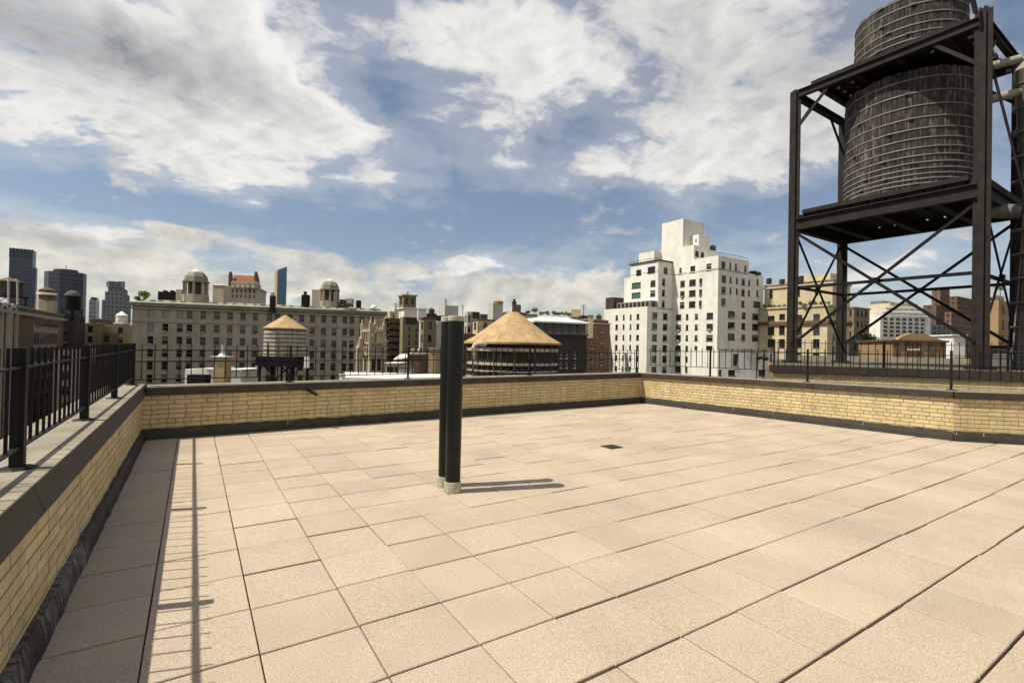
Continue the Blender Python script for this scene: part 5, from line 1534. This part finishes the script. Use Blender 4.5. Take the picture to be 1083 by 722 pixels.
for p, nm in ((Nn, 0), (Ww, 1), (Bb, 2), (Ee, 3)):
    mb = MB(); s = .085
    zt = ZT-.004+(.03 if nm else .14)
    # built-up leg: two channel faces, web plates and rivet strips
    for sx in (-1, 1):
        mb.bar(V(p, ZR)+dNW*s*sx, V(p, zt)+dNW*s*sx, .028, .22, dNW)
    mb.bar(V(p, ZR)+dP*(s-.01), V(p, zt)+dP*(s-.01), .138, .016, dP); mb.bar(V(p, ZR)-dP*(s-.01), V(p, zt)-dP*(s-.01), .138, .016, dP)
    o = mb.build('leg', 'steel', tF)
    mb = MB(); mb.box(p.x-.25, p.x+.25, p.y-.25, p.y+.25, ZR-.02, ZR+.05); mb.build('base_plate', 'steel', o)
    if nm == 0:
        for k in range(4):
            mb = MB(); q_ = V(p, zt)+dNW*(-.08+.055*k); mb.bar(q_-Vector((0, 0, .02)), q_+Vector((0, 0, .07+.05*(k % 2))), .05, .03); mb.build('torn_plate', 'steel', o)
g = 0.11
for a, b_ in ((Nn, Ww), (Ww, Bb), (Bb, Ee), (Ee, Nn)):
    d = (b_-a).normalized()
    mb = MB(); ibeam(mb, V(a, ZLb+.205)+d*g, V(b_, ZLb+.205)+d*-g, .2, .41); mb.build('platform_beam', 'steel', tF)
    mb = MB(); ibeam(mb, V(a, ZT-.15)+d*g, V(b_, ZT-.15)-d*g, .16, .27, .03); mb.build('top_beam', 'steel', tF)
    zlo, zhi, zm_ = ZR+.75, ZLb-.12, ZR+2.75
    for k, (z0, z1) in enumerate(((zlo, zhi), (zhi, zlo))):
        nn = d.cross(Vector((0, 0, 1)))*(.03 if k else -.03)
        mb = MB(); mb.bar(V(a, z0)+d*g+nn, V(b_, z1)-d*g+nn, .035, .095); mb.build('brace', 'blackmetal', tF)
    mb = MB(); mb.bar(V(a, (zlo+zhi)/2)+d*g+d.cross(Vector((0, 0, 1)))*.12, V(b_, (zlo+zhi)/2)-d*g+d.cross(Vector((0, 0, 1)))*.09, .07, .10); mb.build('strut', 'blackmetal', tF)
    m_ = V((a+b_)/2, (zlo+zhi)/2); mb = MB(); mb.bar(m_-d*.12-d.cross(Vector((0, 0, 1)))*.07, m_+d*.12-d.cross(Vector((0, 0, 1)))*.07, .02, .2); mb.build('gusset', 'blackmetal', tF)
    for p, sgn in ((a, 1), (b_, -1)):                   # knee braces under the top ring
        mb = MB(); mb.bar(V(p, ZT-1.35)+d*sgn*g, V(p, ZT-.28)+d*sgn*1.15, .05, .10); mb.build('knee_brace', 'steel', tF)
ctr = (Nn+Ww+Bb+Ee)/4
cT = plan(958.5, 1.235*D, 200)
# deck of the lower tank: two crossing layers of timbers with chinks of light
sideL, sideW = vNW.length, wd_
for k in range(11):
    f = -.48+.96*k/10
    mb = MB(); a = ctr+dNW*(f*sideL); mb.bar(V(a-dP*(sideW/2-.08), ZL+.075), V(a+dP*(sideW/2-.08), ZL+.075), sideL*.96/10*.84, .145); mb.build('deck_joist', 'deckwood', tF)
for k in range(9):
    f = -.46+.92*k/8
    mb = MB(); a = ctr+dP*(f*sideW); mb.bar(V(a-dNW*(sideL/2-.3), ZL+.225), V(a+dNW*(sideL/2-.3), ZL+.225), sideW*.92/8*.80, .145); mb.build('deck_joist', 'deckwood', tF)
for f in (-.3, 0.0, .3):
    a = ctr+dNW*(f*sideL); mb = MB(); ibeam(mb, V(a-dP*(sideW/2-.12), ZLb+.205), V(a+dP*(sideW/2-.12), ZLb+.205), .2, .40); mb.build('platform_beam', 'steel', tF)
for f in (-.33, -.1, .12, .34):
    a = ctr+dNW*(f*sideL); mb = MB(); ibeam(mb, V(a-dP*(sideW/2-.1), ZT-.15), V(a+dP*(sideW/2-.1), ZT-.15), .18, .26, .03); mb.build('top_beam', 'steel', tF)
def wooden_tank(label, c, r0, r1, z0, z1, hoops, roof):
    t = thing('wooden_tank', V(c, z0), label, 'water tank', 'wooden tanks on the steel tower')
    n = 84
    mb = MB(); rs = random.Random(int(z0*10))
    for k in range(n):
        a0, a1 = 2*math.pi*k/n, 2*math.pi*(k+1)/n-.006
        jt, jb = rs.uniform(-.03, .03), rs.uniform(-.05, .0)
        dr = rs.uniform(-.006, .006)
        vs = []
        for z_, R_ in ((z0+jb, r0+dr), (z1+jt, r1+dr)):
            for q_ in (R_-.07, R_):
                for a in (a0, (a0+a1)/2, a1):
                    qq = q_ if a != (a0+a1)/2 else q_+.004
                    vs.append((c.x+qq*math.cos(a), c.y+qq*math.sin(a), z_))
        mb.add(vs, [(3, 4, 10, 9), (4, 5, 11, 10), (1, 0, 6, 7), (2, 1, 7, 8), (0, 3, 9, 6), (5, 2, 8, 11), (6, 9, 10, 7), (7, 10, 11, 8), (0, 1, 4, 3), (1, 2, 5, 4)])
    mb.build('stave_wall', 'stave', t)
    mb = MB(); mb.lathe((c.x, c.y, 0), [(r0-.08, z0+.06), (r0-.08, z0+.12)], 40); mb.build('tank_floor', 'deckwood', t)
    mb = MB(); mb.lathe((c.x, c.y, 0), ([(r1+.16, z1+.02), (r1+.17, z1+.07), (.08, z1+1.0), (.02, z1+1.02)] if roof else [(r1-.03, z1-.08), (r1-.03, z1-.03)]), 40)
    mb.build('tank_roof', 'deckwood', t)
    for f in hoops:
        z_ = z0+(z1-z0)*f; R_ = r0+(r1-r0)*f
        mb = MB(); mb.lathe((c.x, c.y, z_), [(R_+.004, -.004), (R_+.022, 0), (R_+.024, .022), (R_+.018, .042), (R_+.004, .046)], 64); h_ = mb.build('hoop', 'hoop', t, True)
        a = math.atan2(-c.y, -c.x)+rs.uniform(-.9, .5); p = Vector((c.x+(R_+.04)*math.cos(a), c.y+(R_+.04)*math.sin(a), z_+.02)); tt = Vector((-math.sin(a), math.cos(a), 0))
        mb = MB(); mb.bar(p-tt*.07, p+tt*.07, .035, .05); mb.build('lug', 'hoop', h_)
    return t
rT = .131*D
wooden_tank('big lower weathered wooden tank with many grey hoops, resting on the frame platform', cT, rT*1.0, rT*.985, ZL+.30, 9.15+1.5,
            [.012, .05, .088, .128, .172, .222, .28, .345, .42, .50, .59, .69, .80, .915], False)
cU = plan(961, 1.235*D, 60)
ZU = ZT+.3
for k in range(8):
    f = -.44+.88*k/7; a = ctr+dP*(f*sideW); mb = MB(); mb.bar(V(a-dNW*(sideL/2-.4), ZT+.08), V(a+dNW*(sideL/2-.5), ZT+.08), .3, .18); mb.build('deck_joist', 'deckwood', tF)
for k in range(9):
    f = -.34+.7*k/8; a = ctr+dNW*(f*sideL); mb = MB(); mb.bar(V(a-dP*(sideW/2-.3), ZT+.235), V(a+dP*(sideW/2-.3), ZT+.235), .34, .12); mb.build('deck_joist', 'deckwood', tF)
wooden_tank('small upper weathered wooden tank cut off by the top edge, above the big tank', cU, rT*.862, rT*.845, ZU, ZU+1.75,
            [.03, .13, .25, .40, .58, .78, .95], False)

# pipes beside the tower
def vpx(px, py, Y): return P(px, py, Y)
Yp = 14.6
t = thing('standpipe', V(plan(1084, Yp), ZR), 'tall white jacketed standpipe at the right edge, beside the front tower leg', 'pipe')
pc = plan(1083, Yp, 240); rr = 9.5*Yp/F
mb = MB(); ztop = zat(1083, 66, Yp)
mb.tube([V(pc, ZR), V(pc, ztop-.25), V(pc, ztop)+Vector((.06, .0, -.05)), V(pc, ztop)+Vector((.35, .1, 0.02))], rr, 18); mb.build('jacket', 'insul', t, True)
k = 0; z_ = ZR+.5
while z_ < ztop-.5:
    mb = MB(); mb.lathe((pc.x, pc.y, z_), [(rr, 0), (rr*1.035, .005), (rr*1.035, .035), (rr, .04)], 18); mb.build('band', 'greypipe', t); z_ += .72
for (x0, y0, x1, y1, rpx, m_, lb) in ((1045, 223.5, 1079, 223.5, 7.5, 'greypipe', 'fat grey horizontal pipe behind the front tower leg, under the platform'),
                                       (1036, 74, 1079, 62, 4.5, 'insul', 'upper white pipe joining the standpipe near the top of the tower'),
                                       (1036, 109, 1079, 97, 4.5, 'insul', 'lower pale pipe elbowing into the standpipe beside the big tank')):
    a, b_ = P(x0-2, y0, Yp+.5), P(x1+1, y1, Yp)
    o = MB().tube([a, b_], rpx*Yp/F, 14).build('pipe', m_, None, True)
    tag(o, lb, 'pipe')
a, b_ = P(1047, 62, 14.0), P(1089, 225, 13.6)
t = thing('ladder', b_, 'thin leaning iron ladder between the front tower leg and the standpipe', 'ladder')
sd = Vector((.30, .2, 0)).normalized()*.16
for s_ in (-1, 1):
    mb = MB(); mb.bar(a+sd*s_*.5, b_+sd*s_*.5, .045, .03); mb.build('side_rail', 'steel', t)
for k in range(18):
    p = a.lerp(b_, (k+.5)/18); mb = MB(); mb.bar(p-sd*.5, p+sd*.5, .025); mb.build('rung', 'steel', t)
a, b_ = P(1032, 14, 13.9), P(1026, -12, 13.9)
mb = MB(); mb.bar(a, b_, .07, .10); tag(mb.build('steel_strut', 'steel'), 'short steel strut rising from the top of the front tower leg', 'strut')
# machinery at the foot of the front leg
rm = random.Random(31)
for k, (px, w, h, Y, lb) in enumerate(((1054, .9, .62, 16.2, 'dark roof air unit at the foot of the front tower leg'), (1069, .7, .45, 15.2, 'dark low roof air unit, nearest the standpipe'))):
    p = plan(px, Y)
    t = thing('air_unit', V(p, ZR), lb, 'air unit')
    mb = MB(); mb.box(p.x-w/2, p.x+w/2, p.y-.35, p.y+.35, ZR+.06, ZR+h); mb.build('casing', 'greypipe', t)
    mb = MB(); mb.lathe((p.x, p.y, ZR+h), [(w*.36, 0), (w*.36, .08), (w*.3, .1)], 18); mb.build('fan', 'blackmetal', t)
    for sx in (-.4, .4):
        mb = MB(); mb.box(p.x+sx*w-.05, p.x+sx*w+.05, p.y-.4, p.y+.4, ZR-.02, ZR+.059); mb.build('skid', 'rust', t)
    for j in range(6):
        mb = MB(); x = p.x-w*.42+w*.84*j/5; mb.box(x-.02, x+.02, p.y-.362, p.y-.351, ZR+.12, ZR+h-.06); mb.build('louvre', 'blackmetal', t)

# gabled brick house on the roof beyond
Y = 34
a, b_ = plan(944, Y), plan(1001, Y)
q = [a, b_, b_+Vector((1.2, 5, 0)), a+Vector((1.2, 5, 0))]
zE, zP = zat(972, 359.5, Y), zat(965, 352.3, Y)
t = thing('brick_roof_house', V(a, GROUND), 'small brick house with a rounded gable, seen low between the tower legs', 'roof house')
block(t, q, GROUND, zE, 'ochre_brick', 'tar_roof', {0: [rect_px(q, 0, 960, 963.4, 362.5, 368.5, 'sash'), rect_px(q, 0, 964.2, 967.4, 362.5, 368.5, 'sash'), rect_px(q, 0, 968.2, 971, 362.5, 368.5, 'sash')]}, fr='frame_white')
mb = MB(); n = 10; ga = a+Vector((0, .0, 0)); wv = b_-a
xs = [(.10, 0), (.16, .45), (.26, .75), (.36, 1), (.5, 1), (.62, .9), (.72, .55), (.86, .2), (.95, 0)]
fr_, bk = [], []
for f, h in xs:
    p = a+wv*f; fr_.append((p.x, p.y-.03, zE+(zP-zE)*h)); bk.append((p.x+.1, p.y+.45, zE+(zP-zE)*h))
n = len(xs)
mb.add(fr_+bk, [tuple(range(n-1, -1, -1)), tuple(range(n, 2*n))]+[(i, i+1, n+i+1, n+i) for i in range(n-1)]+[(n-1, 0, n, 2*n-1)])
mb.build('gable', 'ochre_brick', t)
ledge(t, q, zE-.12, zE, .12, 'brown_brick', 'coping')
for k in range(5):
    f = .07+.86*k/4; p = a+wv*f; mb = MB(); mb.box(p.x-.1, p.x+.1, p.y-.07, p.y-.003, -2, zE-.13); mb.build('pilaster', 'brown_brick', t)
# white odds and ends right of it
for px0, px1, Y, yt, lb in ((1008.5, 1021, 40, 355, 'white roof shed just left of the front tower leg, right of the brick roof house'), (1002, 1010, 46, 361, 'low pale box against the right side of the brick roof house')):
    roofthing('roof_shed', lb, 'roof shed', px0, px1, Y, yt, 'white_paint_brick', 3, GROUND, .1, 'whitemetal')
q = cpoly(928, 60, 918, 946); t, zt = simple('low_building', 'low tan building left of the gabled brick roof house, under the braces', q, 928, 361, 'limestone', down=6, bay=2)
